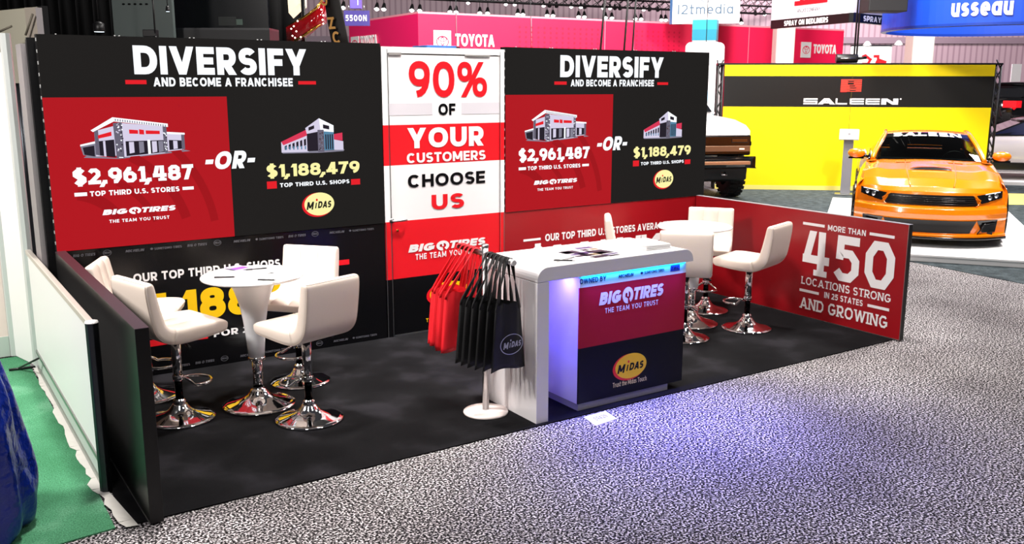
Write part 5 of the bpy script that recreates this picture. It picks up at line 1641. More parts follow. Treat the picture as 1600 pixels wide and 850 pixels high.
for e, s_ in ((ul, -1), (ur, 1)):
    b = MB()
    for off in (.03, .13):
        for dd in (-.04, -.30):
            b.tube([FY.p(e+s_*off, .008, dd), FY.p(e+s_*off, YH+.02, dd)], .022, 6)
    for i in range(13):
        z = .1+i*.2; k = (.03, .13) if i % 2 else (.13, .03)
        b.tube([FY.p(e+s_*k[0], z, -.04), FY.p(e+s_*k[1], z+.2, -.04)], .014, 6); b.tube([FY.p(e+s_*.13, z, -.04), FY.p(e+s_*.13, z+.2, -.3)], .014, 6)
    b.build('truss_frame', M_LAMPB, t, True)
b = MB(); FY.rect(b, ul-.15, YH, ur+.15, YH+.035, 0, -.3, .30); b.build('top_beam', M_LAMPB, t, True)
b = MB()
q = FY.uv(1255, 163); q_ = FY.uv(1404, 151)
wv_ = q_[0]-q[0]; h0 = q[1]; h1 = q[1]+.125
W6 = wv_/6.15
# wide letters drawn stroke by stroke
def wide(txt, u0, u1): FY.text(b, txt, (u0, h0, u1, h1), 0, .004, 'slab', w=.2)
th_ = .030
def bars(rects):
    for r4 in rects: FY.rect(b, *r4, 0, .004)
x = q[0]; Lw = W6*.92
mid = (h0+h1)/2
bars([(x, h1-th_, x+Lw, h1), (x, mid-th_/2, x+Lw, mid+th_/2), (x, h0, x+Lw, h0+th_), (x, mid, x+th_*1.2, h1), (x+Lw-th_*1.2, h0, x+Lw, mid)])
x += W6
FY.text(b, 'A', (x-.02, h0, x+Lw+.05, h1), 0, .004, w=.25)
x += W6*1.1; bars([(x, h0, x+th_*1.2, h1), (x, h0, x+Lw*.82, h0+th_)])
x += W6*.92
for k in range(2):
    bars([(x, h0, x+th_*1.2, h1), (x, h0, x+Lw, h0+th_), (x, mid-th_/2, x+Lw, mid+th_/2), (x, h1-th_, x+Lw, h1)]); x += W6*1.02
FY.text(b, 'N', (x, h0, q_[0], h1), 0, .004, w=.24)
FY.ellipse(b, q_[0]+.045, h1-.01, .018, .018, 0, .004, 14)
b.build('lettering', M_PRW, t, True, merge=False)
b = MB(); q = FY.uv(1313, 144); q_ = FY.uv(1347, 124)
for i in range(7):
    v1_ = q_[1]-(q_[1]-q[1])*i/7; v0_ = v1_-(q_[1]-q[1])/7*.68
    FY.rect(b, q[0], v0_, q_[0], v1_, 0, .004)
w_ = q_[0]-q[0]; hh = q_[1]-q[1]
FY.rect(b, q[0], q[1], q[0]+w_*.3, q_[1], 1, .0035)
for (a0_, a1_, r0_) in ((.34, .62, .80), (.34, .62, .62), (.42, .68, .44), (.44, .74, .28), (.44, .74, .10)):
    FY.rect(b, q[0]+w_*a0_, q[1]+hh*r0_, q[0]+w_*a1_, q[1]+hh*(r0_+.09), 2, .0045)
b.build('square_emblem', [mat('emblem_light_red', 'ff4a3a', .4), M_REDB, mat('band_black', '151413')], t, True, merge=False)
# hoist motor and its chains on the beam
p = at_depth(1330, 95, 19.6)
t = thing('chain_hoist', 'black chain hoist resting on top of the yellow wall', 'hoist', tuple(p))
u_, v_ = FY.uv(1330, 94)
b = MB(); b.tube([FY.p(u_-.27, YH+.13, -.15), FY.p(u_+.16, YH+.13, -.15)], .09, 16); b.build('motor', M_BLKPL, t, True, bevel=.01)
b = MB(); b.tube([FY.p(u_-.2, YH+.13, -.06), FY.p(u_+.1, YH+.13, -.06)], .012, 8); b.build('stripe', M_STEEL, t, True)
b = MB(); b.tube([FY.p(u_+.16, YH+.13, -.15), FY.p(u_+.34, YH+.15, -.15)], .03, 10); b.tube([FY.p(u_+.06, YH+.04, -.15), FY.p(u_+.06, YH+.13, -.15)], .03, 8); b.build('hook', M_LAMPB, t, True)
for k in (.09, .14):
    b = MB(); b.tube([FY.p(u_+k, YH+.15, -.15), FY.p(u_+k, YH+4, -.15)], .018, 6); b.build('chain', M_LAMPB, t, True)

# tablet kiosk
pk = on_z(1320, 305)
t = thing('tablet_kiosk', 'grey tablet kiosk standing left of the orange car', 'kiosk', tuple(pk), 0)
toC2 = Vector((CAM.x-pk.x, CAM.y-pk.y, 0)).normalized(); sd = Vector((-toC2.y, toC2.x, 0))
b = MB(); b.obox(pk+Vector((0, 0, .02)), sd, toC2, (0, 0, 1), .20, .16, .014); b.build('foot', M_ALU, t, True, bevel=.004)
zk1 = 1.16
b = MB(); b.obox(pk+Vector((0, 0, zk1/2+.02)), sd, toC2, (0, 0, 1), .095, .035, zk1/2-.01); b.build('post', mat('kiosk_grey', '8e8e94', .4, metal=.3), t, True, bevel=.01)
up_ = (Vector((0, 0, 1))*.8-toC2*.6).normalized(); nn_ = (toC2*.8+Vector((0, 0, .6))).normalized()
cK = pk+Vector((0, 0, zk1+.06))+toC2*.05
b = MB(); b.obox(cK, sd, up_, nn_, .185, .125, .018); b.build('tablet_frame', mat('kiosk_white', 'e9e7ea', .35), t, True, bevel=.012)
b = MB(); b.obox(cK+nn_*.019, sd, up_, nn_, .125, .085, .002); b.build('tablet_screen', mat('grey_screen', '9aa09c', .25, emit=.25), t, True)
b = MB(); b.lathe([(0, .0), (.03, 0)], (0, 0, 0), 16); b.mapped(Matrix.Translation(cK+nn_*.0225) @ nn_.to_track_quat('Z', 'Y').to_matrix().to_4x4()); b.build('screen_icon', M_INK, t, True)

# ------------------------------------------------------------------ cars
M_ORANGE = mat('orange_paint', 'ff8800', .22, spec=.6, coat=1.0)
M_TYRE = mat('tyre_rubber', '101011', .75, bump=(30, .4, .01))
M_TRIM = mat('gloss_black_trim', '08080a', .15, spec=.6)
M_GLASS = glass_mat('car_glass', '8a9490')
M_LAMPG = mat('headlamp_dark', '121316', .08, spec=.8, coat=.6)
M_LAMPW = mat('headlamp_reflector', 'c8ccd2', .1, metal=.9)
M_SEAT = mat('seat_dark', '1c1d1f', .6)
M_SEAT2 = mat('seat_grey', '4a5654', .6)

def lerp(a, b_, t_): return a+(b_-a)*t_
def interp(tab, x):
    if x <= tab[0][0]: return tab[0][1:]
    for p, q in zip(tab[:-1], tab[1:]):
        if x <= q[0]:
            t_ = (x-p[0])/(q[0]-p[0]); t_ = t_*t_*(3-2*t_)*.5+t_*.5
            return tuple(lerp(a, c_, t_) for a, c_ in zip(p[1:], q[1:]))
    return tab[-1][1:]
def wheel(parent_name, x, y, r, wd, t, side):
    b = MB(); b.lathe([(r*.62, -wd/2), (r*.93, -wd/2), (r*.99, -wd*.36), (r, 0), (r*.99, wd*.36), (r*.93, wd/2), (r*.62, wd/2)], (x, y, r), 40, axis='y'); tb = b.build('tyre', M_TYRE, t)
    b = MB(); b.lathe([(0, -.01), (.07, -.01), (.08, .02)], (x, y+side*wd*.42, r), 18, axis='y')
    for k in range(10):
        a_ = 2*PI*k/10; c_, s_ = math.cos(a_), math.sin(a_)
        b.obox((x+c_*r*.36, y+side*wd*.40, r+s_*r*.36), (c_, 0, s_), (-s_, 0, c_), (0, 1, 0), r*.30, .022, .015)
    b.lathe([(r*.60, -.03), (r*.64, .0), (r*.60, .03)], (x, y+side*wd*.40, r), 36, axis='y')
    b.lathe([(0, -.02), (r*.58, -.02)], (x, y+side*wd*.1, r), 24, axis='y')
    b.build('rim', M_ALUD, t)

def sports_car(label, loc, rz):
    t = thing('car', label, 'car', loc, rz)
    # ribbon stations along hood and nose: (s, x, z, halfwidth, sag, crown)
    ST = [(0, .92, 1.02, .76, .22, .05), (1, 1.25, .985, .83, .22, .055), (2, 1.65, .93, .88, .24, .06), (3, 2.0, .845, .90, .30, .06), (4, 2.2, .755, .905, .37, .045),
          (5, 2.27, .695, .91, .42, .03), (6, 2.285, .655, .915, .44, .02), (7, 2.30, .52, .93, .45, .0), (8, 2.37, .485, .945, .46, -.005), (9, 2.385, .42, .95, .46, -.01), (10, 2.36, .355, .95, .45, -.01),
          (11, 2.32, .33, .95, .44, 0), (12, 2.31, .17, .95, .44, 0), (13, 2.38, .155, .955, .44, 0), (14, 2.385, .12, .955, .44, 0), (15, 2.2, .115, .95, .42, 0)]
    def fas(s_, yy):
        x, z, hw, sag, cr = interp(ST, s_)
        a_ = abs(yy)
        bulge = .035*math.exp(-((a_-.80)/.12)**2)*max(0, 1-abs(s_-2)/2.6)
        return Vector((x-sag*a_**2.6, yy*hw, z-cr*a_**2+bulge))
    def patch(fn, nu, nv, b, m=0):
        vs = [fn(i/nu, j/nv) for j in range(nv+1) for i in range(nu+1)]
        b.add(vs, [(j*(nu+1)+i, j*(nu+1)+i+1, (j+1)*(nu+1)+i+1, (j+1)*(nu+1)+i) for j in range(nv) for i in range(nu)], m, True)
    b = MB(); patch(lambda u, v: fas(v*4.6, -1+2*u), 36, 40, b); b.build('hood', M_ORANGE, t)
    b = MB(); patch(lambda u, v: fas(4.6+v*10.4, -1+2*u), 40, 70, b); b.build('bumper', M_ORANGE, t)
    # sides: halfwidth along x and height
    SIDE = [(-2.38, .80, .96), (-2.1, .90, 1.0), (-1.4, .955, 1.0), (-.6, .935, .99), (.3, .925, .98), (.92, .93, .965)]
    def side(u, v, sg):
        # u 0 rear..1 front, v 0 shoulder..1 sill
        zt2 = None
        x = -2.38+u*(1.86+2.38)
        if x <= .92:
            hw, zs = interp(SIDE, x)
        else:
            q = (x-.92)/(1.86-.92); hw = lerp(.93, .945, q); zs = lerp(.965, .80, q)
        z = lerp(zs, .17, v)
        fl = 1-.10*max(0, (.25-v)/.25)**2-.05*max(0, (v-.75)/.25)
        fl += .018*math.exp(-((x-1.42)/.34)**2)*(1-abs(v-.4))+.025*math.exp(-((x+1.38)/.36)**2)*(1-abs(v-.4))
        return Vector((x, sg*hw*fl, z))
    for sg in (-1, 1):
        b = MB(); patch(lambda u, v: side(u, v, sg), 60, 14, b)
        # join between the side and the nose
        def corner(u, v):
            a_ = side(1, v, sg)
            zz = a_.z
            best = min((fas(k*.1, sg).z-zz)**2*1e3+k*1e-6 for k in range(0, 151))
            s_ = min(range(0, 151), key=lambda k: abs(fas(k*.1, sg).z-zz))*.1
            e = fas(s_, sg)
            return a_.lerp(e, u)
        patch(corner, 6, 14, b)
        b.build('side_panel', M_ORANGE, t)
        # shoulder deck between hood edge / windows and the side
        b = MB()
        def deck(u, v):
            x = -2.38+u*(.93+2.38)
            a_ = side((x+2.38)/(1.86+2.38), 0, sg)
            return Vector((x, lerp(a_.y, sg*.70, v), a_.z+.02*v))
        patch(deck, 30, 3, b)
        def fender(u, v):
            x = .90+u*(1.86-.90)
            a_ = side((x+2.38)/(1.86+2.38), 0, sg)
            s_ = min(range(0, 60), key=lambda k: abs(fas(k*.1, sg*.97).x-(x-.02)))*.1
            e = fas(s_, sg*.97)
            return a_.lerp(e, v)
        patch(fender, 24, 3, b)
        b.build('fender', M_ORANGE, t)
        # wheel arch
        for xa in (1.42, -1.38):
            b = MB(); pts = []
            for k in range(17):
                a_ = PI*k/16; pts.append((xa+.375*math.cos(a_), sg*.955, .34+.375*math.sin(a_)))
            b.tube(pts, .022, 8); b.build('wheel_arch', M_TRIM, t)
            wheel('wheel', xa, sg*.845, .345, .29, t, sg)
    # rear, floor
    b = MB(); b.prism([(-2.38, -.80, .2), (-2.38, .80, .2), (-2.38, .80, .98), (-2.38, -.80, .98)], (-.04, 0, 0)); b.build('tail', M_ORANGE, t, bevel=.02)
    b = MB(); b.box(-2.3, 2.1, -.78, .78, .14, .2); b.box(-2.34, .9, -.72, .72, .86, .90); b.build('underbody', M_BLKPL, t)
    b = MB(); patch(lambda u, v: Vector((-2.38+.95*v, lerp(-.72, .72, u), 1.0+.06*v+.02*math.sin(PI*u))), 12, 6, b); b.build('trunk_lid', M_ORANGE, t)
    # greenhouse
    def wsh(u, v):    # windscreen: u -1..1, v 0 base..1 top
        y0, y1 = .745, .585
        x = lerp(.92-.22*abs(u)**2.6, .06-.10*u*u, v)+.05*math.sin(PI*v)*.5
        z = lerp(1.02-.04*u*u, 1.345-.035*u*u, v)+.012*math.sin(PI*v)
        return Vector((x, u*lerp(y0, y1, v**1.1), z))
    b = MB(); patch(lambda u, v: wsh(-1+2*u, v), 24, 12, b); b.build('windshield', M_GLASS, t)
    def roof(u, v):
        a_ = -1+2*u
        x = lerp(.06-.10*a_*a_, -.92, v); y = a_*lerp(.585, .55, v); z = lerp(1.345-.035*a_*a_, 1.32-.03*a_*a_, v)+.035*math.sin(PI*min(1, v*1.0))
        return Vector((x, y, z))
    b = MB(); patch(lambda u, v: roof(u, v), 20, 12, b); b.build('roof', M_ORANGE, t)
    def rear(u, v):
        a_ = -1+2*u
        return roof(u, 1).lerp(Vector((-1.55+.05*a_*a_, a_*.66, 1.03)), v)
    b = MB(); patch(rear, 16, 8, b); b.build('rear_window', M_GLASS, t)
    for sg in (-1, 1):
        b = MB()
        def win(u, v):
            top = roof(0 if sg < 0 else 1, u) if True else None
            xb = lerp(.70, -1.55, u)
            return Vector((top.x, top.y, top.z)).lerp(Vector((xb, sg*.79, 1.0)), v)
        patch(win, 16, 6, b); b.build('side_window', M_GLASS, t)
        b = MB(); pts = [wsh(sg, k/8)+Vector((.012, sg*.008, .004)) for k in range(9)]+[roof(0 if sg < 0 else 1, k/6)+Vector((0, sg*.01, .002)) for k in range(1, 7)]+[rear(0 if sg < 0 else 1, k/4)+Vector((0, sg*.01, 0)) for k in range(1, 5)]
        b.tube(pts, .032, 10); b.build('pillar', M_ORANGE, t)
        b = MB(); b.tube([Vector((.72, sg*.80, .985)), Vector((-.4, sg*.80, .99)), Vector((-1.5, sg*.79, 1.0))], .014, 6); b.build('window_trim', M_TRIM, t)
        # mirror
        b = MB(); b.tube([Vector((.52, sg*.80, 1.0)), Vector((.53, sg*.92, 1.03))], .022, 8); mirror_arm = b.build('mirror_arm', M_TRIM, t)
        b = MB()
        prof = [(0, -.075), (.045, -.07), (.065, -.04), (.072, 0), (.068, .05), (.05, .085), (0, .095)]
        b.lathe(prof, (0, 0, 0), 20, axis='x'); b.mapped(Matrix.Translation((.56, sg*.985, 1.055)) @ Matrix.Diagonal((1.0, 1.75, 1.0, 1)))
        mo = b.build('mirror', M_ORANGE, t)
        b = MB(); b.obox((.475, sg*.985, 1.055), (0, 1, 0), (0, 0, 1), (1, 0, 0), .10, .05, .004); b.build('mirror_glass', M_LAMPW, mo)
        b = MB(); b.obox((.57, sg*.985, .99), (0, 1, 0), (0, 0, 1), (1, 0, 0), .11, .012, .05); b.build('mirror_base', M_TRIM, mo)
    # wiper cowl
    b = MB(); patch(lambda u, v: fas(.05*v, -.93+1.86*u)+Vector((-.10+.13*v, 0, .004)), 20, 3, b); b.build('cowl', M_TRIM, t)
    # hood scoop and vents
    b = MB(); patch(lambda u, v: fas(1.55+.5*v, -.30+.60*u)+Vector((0, 0, .006+.035*math.sin(PI*u)**.5*(v)**1.5)), 16, 8, b); b.build('hood_scoop', M_ORANGE, t)
    b = MB(); patch(lambda u, v: fas(2.055+.05*v, -.295+.59*u)+Vector((.006, 0, .006+.028*math.sin(PI*u)**.5*(1-v))), 16, 2, b); b.build('scoop_mouth', M_BLKPL, t)
    for sg in (-1, 1):
        b = MB(); patch(lambda u, v: fas(.55+.25*v, sg*(.30+.24*u))+Vector((0, 0, .008)), 8, 2, b); b.build('hood_vent', mat('vent_orange', 'c86a00', .4), t)
        b = MB(); b.tube([fas(.3+k*.42, sg*(.40-.012*k))+Vector((0, 0, .001)) for k in range(10)], .010, 6); b.build('hood_crease', M_ORANGE, t)
    # nose pieces: quads given in (across, height) laid on the nose surface
    def on_nose(yy, z):
        s_ = min((k*.05 for k in range(80, 300)), key=lambda k: abs(fas(k, yy).z-z))
        return fas(s_, yy)
    def nose_quad(name, c4, m, off=.012, nu=14, nv=5, parent=None):
        (a0_, z0_), (a1_, z1_), (a2_, z2_), (a3_, z3_) = c4   # tl, tr, br, bl
        def fn(u, v):
            ya = lerp(lerp(a0_, a1_, u), lerp(a3_, a2_, u), v); zz = lerp(lerp(z0_, z1_, u), lerp(z3_, z2_, u), v)
            return on_nose(ya, zz)+Vector((off, 0, .003))
        b = MB(); patch(fn, nu, nv, b); return b.build(name, m, parent or t)
    gr = nose_quad('grille', [(-.56, .655), (.56, .655), (.62, .525), (-.62, .525)], M_BLKPL, .010, 24, 5)
    for k in range(4):
        z = .55+.026*k
        b = MB(); b.tube([on_nose(-.58+.03*i, z)+Vector((.02, 0, 0)) for i in range(40)], .004, 5); b.build('grille_bar', M_TRIM, gr)
    nose_quad('badge', [(.33, .60), (.44, .60), (.44, .585), (.33, .585)], M_STEEL, .022, 4, 2, gr)
    for sg in (-1, 1):
        b = MB(); pts = [on_nose(sg*.56, .665), on_nose(sg*.555, .655), on_nose(sg*.65, .59), on_nose(sg*.61, .525), on_nose(sg*.58, .515)]
        b.tube([p+Vector((.018, 0, .004)) for p in pts], .007, 6); b.build('grille_edge', M_ORANGE, t)
        hl = nose_quad('headlight', [(sg*.97, .70), (sg*.60, .655), (sg*.655, .55), (sg*.955, .615)], M_LAMPG, .014, 16, 6)
        for k, (ya, zz, r_) in enumerate(((.86, .655, .035), (.77, .63, .033))):
            p = on_nose(sg*ya, zz)+Vector((.018, 0, 0))
            b = MB(); b.lathe([(0, .012), (r_*.5, .010), (r_, .0)], (0, 0, 0), 18, axis='x'); b.mapped(Matrix.Translation(p)); b.build('projector', M_LAMPW, hl)
        b = MB(); b.tube([on_nose(sg*q, zz)+Vector((.02, 0, 0)) for q, zz in ((.93, .69), (.84, .683), (.72, .668))], .006, 6); b.build('light_strip', mat('red_marker' if False else 'drl_white', 'dfe6ee', .3, emit=.4), hl)
        # side intake with blade
        nose_quad('side_intake', [(sg*.88, .345), (sg*.60, .345), (sg*.68, .19), (sg*.86, .19)], M_TRIM, .012, 10, 5)
        b = MB(); b.tube([on_nose(sg*q, zz)+Vector((.03, 0, 0)) for q, zz in ((.84, .31), (.70, .30), (.66, .22), (.62, .17))], .010, 6); b.build('intake_blade', M_TRIM, t)
    nose_quad('lower_intake', [(-.60, .335), (.60, .335), (.52, .175), (-.52, .175)], M_BLKPL, .012, 24, 5)
    b = MB(); b.tube([on_nose(-.60+.03*i, .172)+Vector((.02, 0, 0)) for i in range(41)], .007, 6); b.build('intake_edge', M_ORANGE, t)
    b = MB(); patch(lambda u, v: fas(13, -1+2*u)+Vector((.02+.05*v, 0, -.018)), 36, 2, b); patch(lambda u, v: fas(13, -1+2*u)+Vector((.07, 0, -.018-.03*v)), 36, 1, b); patch(lambda u, v: fas(13, -1+2*u)+Vector((.07-.3*v, 0, -.048)), 36, 2, b)
    b.build('splitter', M_TRIM, t)
    # windscreen banner letters
    b = MB()
    g = glyphs('SALEEN', 'slab', .26, .22, wide=1.5); gx1_ = max(p[0] for q in g for p in q)
    for i, q in enumerate(g):
        pts = []
        for x, y in q:
            u = .80-1.60*x/gx1_; v = min(1.0, .84+.19*y)
            p = wsh(-u, v) if False else wsh(-u*-1 if False else u*-1, v)
            pts.append(p+Vector((.012+i*1e-4, 0, .008)))
        b.poly(pts)
    b.build('banner_lettering', M_PRW, t, merge=False)
    b = MB(); patch(lambda u, v: wsh(-.96+1.92*u, .83+.17*v)+Vector((.004, 0, .004)), 20, 3, b); b.build('banner', M_TRIM, t)
    # cabin
    b = MB(); b.box(-1.4, .78, -.70, .70, .30, .36); b.build('cabin_floor', M_SEAT, t)
    b = MB(); b.tube([Vector((.62, -.68, .93)), Vector((.62, .68, .93))], .085, 12); b.build('dashboard', M_SEAT, t)
    for sg, mm in ((-1, M_SEAT), (1, M_SEAT)):
        b = MB(); secs = []
        for z, x, hw, th2 in ((.48, -.05, .24, .09), (.70, -.15, .25, .10), (.92, -.24, .25, .09), (1.03, -.28, .20, .075), (1.05, -.29, .12, .05), (1.10, -.31, .13, .06), (1.22, -.34, .13, .06), (1.26, -.35, .09, .035)):
            secs.append([(x+th2*math.sin(2*PI*k/20), sg*.38+hw*math.cos(2*PI*k/20), z) for k in range(20)])
        b.loft(secs); b.build('seat', mm, t)
    b = MB(); b.loft([[(-.80+.08*math.sin(2*PI*k/20)-.15*(z-.5), .62*math.cos(2*PI*k/20), z) for k in range(20)] for z in (.5, .8, 1.0, 1.05)]); b.build('rear_seat', M_SEAT2, t)
    b = MB(); ring = [(.36+.04*math.sin(2*PI*k/28), .38+.18*math.cos(2*PI*k/28), .93+.17*math.sin(2*PI*k/28)) for k in range(28)]; b.tube(ring, .014, 8, closed=True); b.tube([(.36, .22, .93), (.36, .54, .93)], .018, 8); b.tube([(.36, .38, .93), (.55, .38, .90)], .02, 8); b.build('steering_wheel', M_BLKPL, t)
    b = MB(); b.obox((.12, 0, 1.29), (0, 1, 0), (0, 0, 1), (1, 0, 0), .12, .03, .015); b.build('rear_mirror', M_BLKPL, t, bevel=.008)
    return t
CARP = Vector((12.31, 1.23, .10)); CARA = math.atan2(CAM.y-1.26, CAM.x-12.30)+rad(3.0)
oc = sports_car('orange sports car with black hood scoop on the white platform', tuple(CARP), CARA)
oc.scale = (1, 1, 1.03)
ca, sa = math.cos(CARA), math.sin(CARA)
def carp(x, y): return (CARP.x+ca*x-sa*y, CARP.y+sa*x+ca*y)
t = thing('platform', 'low white display platform under the orange car', 'platform', (CARP.x, CARP.y, 0))
b = MB(); b.prism([(*carp(x, y), .007) for x, y in ((-2.9, -1.35), (3.0, -1.35), (3.0, 1.45), (-2.9, 1.45))], (0, 0, .065)); b.build('deck_base', mat('platform_white', 'efeeee', .5), t, True)
b = MB(); b.prism([(*carp(x, y), .072) for x, y in ((-2.93, -1.38), (3.03, -1.38), (3.03, 1.48), (-2.93, 1.48))], (0, 0, .028)); b.build('deck_top', mat('platform_white', 'efeeee'), t, True, bevel=.005)

# pickup truck nose behind the right LED wall
def pickup(label, loc, rz):
    t = thing('pickup_truck', label, 'truck', loc, rz)
    MW = mat('truck_white', 'eceaec', .25, coat=.6); MB_ = M_TRIM; MBZ = mat('bronze_bar', '8a6a52', .35, metal=.6)
    def sec(x, hw, zl, zh, cr=.05):
        return [(x, y*hw, zh-cr*y*y*abs(y)) for y in (-1, -.92, -.75, -.4, 0, .4, .75, .92, 1)]+[(x, hw*1.0, zl), (x, -hw*1.0, zl)]
    b = MB(); b.loft([sec(2.56, .86, 1.23, 1.30, .07), sec(2.50, .95, 1.18, 1.42, .10), (sec(2.2, .985, 1.02, 1.50, .09)), sec(1.6, 1.0, .95, 1.57, .08), sec(.9, 1.0, .9, 1.60, .08)]); b.build('hood', MW, t, bevel=.02)
    b = MB(); b.loft([sec(.9, 1.0, .6, 1.56), sec(-.3, 1.0, .6, 1.58), sec(-3.0, 1.0, .6, 1.58)]); b.build('body', MW, t)
    b = MB(); b.loft([[(.95, -.85, 1.58), (.95, .85, 1.58), (-1.6, .85, 1.58), (-1.6, -.85, 1.58)], [(.25, -.72, 2.08), (.25, .72, 2.08), (-1.3, .72, 2.08), (-1.3, -.72, 2.08)]], smooth=False); b.build('cab', MW, t, bevel=.05)
    b = MB(); b.prism([(.93, -.74, 1.62), (.93, .74, 1.62), (.33, .64, 2.03), (.33, -.64, 2.03)], (.02, 0, .012)); b.build('windshield', M_LAMPG, t)
    b = MB(); b.box(2.46, 2.57, -.95, .95, .86, 1.24); b.build('grille', MB_, t, bevel=.03)
    b = MB(); b.box(2.56, 2.59, -.93, .93, .93, 1.04); b.build('grille_bar', MBZ, t, bevel=.008)
    for sg in (-1, 1):
        b = MB(); b.box(2.40, 2.575, sg*.72-.18, sg*.72+.18, 1.08, 1.20); b.build('headlight', M_LAMPG, t, bevel=.03)
        b = MB(); b.box(2.57, 2.598, sg*.76-.05, sg*.76+.05, .97, .995); b.build('marker_light', mat('marker', 'ffe0c8', .3, emit=1.0), t)
        b = MB(); b.box(1.05, 2.42, sg*.97-.05, sg*.97+.06, 1.02, 1.12); b.build('fender_flare', MB_, t, bevel=.03)
    b = MB(); b.loft([[(2.60, y, .62), (2.78-.20*abs(y)**3, y, .64), (2.80-.20*abs(y)**3, y, .80), (2.60, y, .85)] for y in (-1.05, -.8, -.4, 0, .4, .8, 1.05)], smooth=False); b.build('bumper', MB_, t, bevel=.015)
    b = MB(); b.box(2.72, 2.81, -.86, .86, .70, .765); b.build('light_bar', mat('bar_copper', 'b58a6a', .3, metal=.5), t, bevel=.008)
    b = MB(); b.loft([[(2.3, y, .34), (2.62-.1*abs(y), y, .40), (2.66-.1*abs(y), y, .63), (2.3, y, .63)] for y in (-.9, 0, .9)], smooth=False); b.build('skid_plate', M_BLKPL, t, bevel=.02)
    for xa in (1.75, -1.9):
        for sg in (-1, 1):
            r = .46
            b = MB(); b.lathe([(.24, -.15), (.40, -.15), (.445, -.12), (r, -.06), (r, .06), (.445, .12), (.40, .15), (.24, .15)], (xa, sg*.88, r), 44, axis='y')
            for k in range(26):
                a_ = 2*PI*k/26
                for e in (-.085, .085):
                    a2 = a_+(.12 if e > 0 else 0)
                    b.obox((xa+r*math.cos(a2), sg*.88+e, r+r*math.sin(a2)), (math.cos(a2), 0, math.sin(a2)), (0, 1, 0), (-math.sin(a2), 0, math.cos(a2)), .014, .06, .03)
            b.build('tyre', M_TYRE, t)
            b = MB(); b.lathe([(0, .02), (.10, .03), (.20, .0), (.25, .03), (.26, .0)], (xa, sg*.95, r), 28, axis='y'); b.build('rim', M_ALUD, t)
    b = MB(); b.tube([(2.56, -.45, .56), (2.68, -.45, .50), (2.68, -.37, .50), (2.56, -.37, .56)], .016, 8); b.tube([(2.56, .45, .56), (2.68, .45, .50), (2.68, .37, .50), (2.56, .37, .56)], .016, 8); b.build('tow_hook', M_STEEL, t)
    return t
pt_ = on_z(1078, 300)
va = math.atan2(CAM.y-pt_.y, CAM.x-pt_.x)
pk_a = va+rad(19)
fr = Vector((math.cos(pk_a), math.sin(pk_a), 0))
TP = on_z(1139, 307)
lf = Vector((-fr.y, fr.x, 0))
loc = TP-fr*1.75-lf*.88
pickup('white pickup truck nose peeking out behind the right LED wall', (loc.x, loc.y, .022), pk_a)

# parked cars at the right edge
def side_car(label, loc, rz, paint, lower, tail, trunk=1.02, roofz=1.45, group=None):
    t = thing('car', label, 'car', loc, rz)
    b = MB()
    def sec(x, hw, zl, zs, zt2): return [(x, -hw*.9, zl), (x, -hw, zl+.2), (x, -hw*.99, zs), (x, -hw*.85, zt2), (x, 0, zt2+.03), (x, hw*.85, zt2), (x, hw*.99, zs), (x, hw, zl+.2), (x, hw*.9, zl)]
    b.loft([sec(-2.3, .72, .35, .85, trunk-.06), sec(-2.2, .82, .25, .88, trunk), sec(-1.2, .9, .2, .88, trunk), sec(.9, .9, .2, .85, .98), sec(1.8, .88, .2, .78, .88), sec(2.25, .78, .25, .66, .74), sec(2.35, .65, .35, .55, .6)]); b.build('body', paint, t)
    b = MB(); b.loft([[(-1.9, -.76, trunk), (1.0, -.80, .98), (1.0, .80, .98), (-1.9, .76, trunk)], [(-1.1, -.62, roofz-.08), (.2, -.64, roofz-.08), (.2, .64, roofz-.08), (-1.1, .62, roofz-.08)]], smooth=False); b.build('windows', M_LAMPG, t, bevel=.03)
    b = MB(); b.loft([[(x, y*hw, roofz-.02*y*y+dz) for y in (-1, -.6, 0, .6, 1)]+[(x, y*hw, roofz-.09) for y in (1, -1)] for x, hw, dz in ((-1.25, .58, -.06), (-.9, .62, -.01), (0, .63, 0), (.25, .60, -.05))]); b.build('roof', M_TRIM, t)
    b = MB(); b.box(-2.2, 2.2, -.905, .905, .22, .42); b.build('lower_trim', lower, t, bevel=.03)
    for sg in (-1, 1):
        b = MB(); b.box(-2.34, -2.05, sg*.66-.20, sg*.66+.20, .80, 1.0); b.prism([(-2.33, sg*.80, .74), (-2.33, sg*.86, .80), (-2.2, sg*.87, .95), (-2.2, sg*.60, .95), (-2.33, sg*.6, .88)], (.03, 0, 0)); b.build('tail_light', tail, t, bevel=.01)
        for xa in (1.4, -1.35): wheel('wheel', xa, sg*.80, .33, .22, t, sg)
        b = MB(); b.box(-.3, -.12, sg*.905-.008, sg*.905+.008, .80, .83); b.build('door_handle', M_CHROME, t)
    return t
M_PBLK = mat('black_paint', '0b0b0d', .12, coat=.8); M_PSIL = mat('silver_paint', 'd8d0d0', .2, coat=.7, metal=.2); M_TAIL = mat('tail_red', 'e01420', .15, emit=.5, coat=.6)
p1 = on_z(1596, 282); v1a = math.atan2(CAM.y-p1.y, CAM.x-p1.x)
side_car('silver car with dark roof at the right edge behind the orange car', (p1.x, p1.y, .08), v1a-rad(78), M_PSIL, M_TRIM, M_TAIL, roofz=1.40)
c_ = Vector((p1.x, p1.y, 0)); fx = Vector((math.cos(v1a-rad(78)), math.sin(v1a-rad(78)), 0)); sx_ = Vector((-fx.y, fx.x, 0))
t = thing('platform', 'white platform strip under the silver car at the right edge', 'platform', tuple(c_))
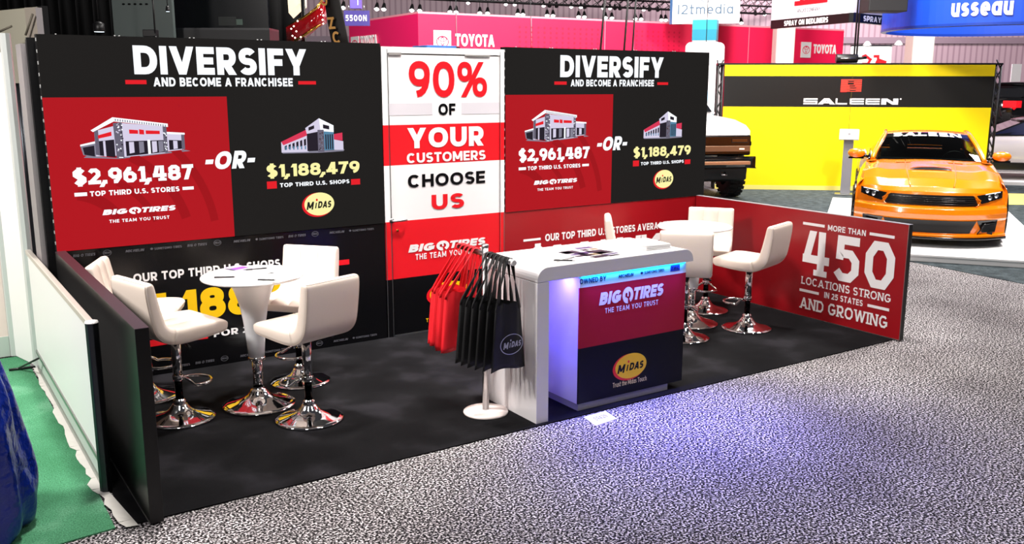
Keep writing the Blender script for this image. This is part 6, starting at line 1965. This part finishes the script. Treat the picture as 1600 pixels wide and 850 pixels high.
b = MB(); b.prism([tuple(c_+fx*x+sx_*y+Vector((0, 0, .006))) for x, y in ((-2.7, -1.3), (2.7, -1.3), (2.7, 1.3), (-2.7, 1.3))], (0, 0, .07)); b.build('deck', mat('platform_white', 'efeeee'), t, True)
q = [on_z(*p) for p in ((1556, 303), (1700, 305), (1700, 322), (1556, 320))]
tag(slab('floor_strip', [tuple(v.xy) for v in q], .006, .012, mat('pale_yellow', 'f2e27a')), 'pale yellow floor strip in front of the white platform', 'strip')
p2 = on_z(1600, 245); v2a = math.atan2(CAM.y-p2.y, CAM.x-p2.x)
t = side_car('black car with a red tail light far right behind the silver car', (p2.x, p2.y, .75), v2a+rad(180-28), M_PBLK, M_TRIM, M_TAIL, trunk=1.1, roofz=1.55)
c_ = Vector((p2.x, p2.y, 0)); fx = Vector((math.cos(v2a+rad(152)), math.sin(v2a+rad(152)), 0)); sx_ = Vector((-fx.y, fx.x, 0))
t = thing('platform', 'tall black stage under the black car at the far right', 'platform', tuple(c_))
b = MB(); b.prism([tuple(c_+fx*x+sx_*y) for x, y in ((-2.8, -1.3), (2.8, -1.3), (2.8, 1.3), (-2.8, 1.3))], (0, 0, .75)); b.build('deck', M_BLKPL, t, True)
pa, z1 = xy(1560, 132, 36); pb, _ = xy(1592, 132, 36)
t = thing('display_cabinet', 'grey white display cabinet beyond the cars at right', 'cabinet', center(pa, pb))
b = MB(); upright(b, pa, pb, 0, z1, .5); b.build('cabinet_body', mat('cabinet_grey', 'b9b6bc', .5), t, True)
G = face(pa, pb); b = MB(); G.rect(b, .1, z1-.5, (pb-pa).length-.1, z1-.08, 0, .004, .01); b.build('door', mat('cabinet_white', 'dcd9de', .5), t, True)
pa, z1 = xy(1582, 100, 38); pb, _ = xy(1597, 100, 38)
t = thing('banner_stand', 'narrow white banner stand at the far right', 'banner', center(pa, pb))
b = MB(); upright(b, pa, pb, .1, z1, .05); b.build('banner', M_BOARD, t, True)
b = MB(); upright(b, pa-(pb-pa)*.1, pb+(pb-pa)*.1, 0, .1, .3); b.build('base', M_ALU, t, True)
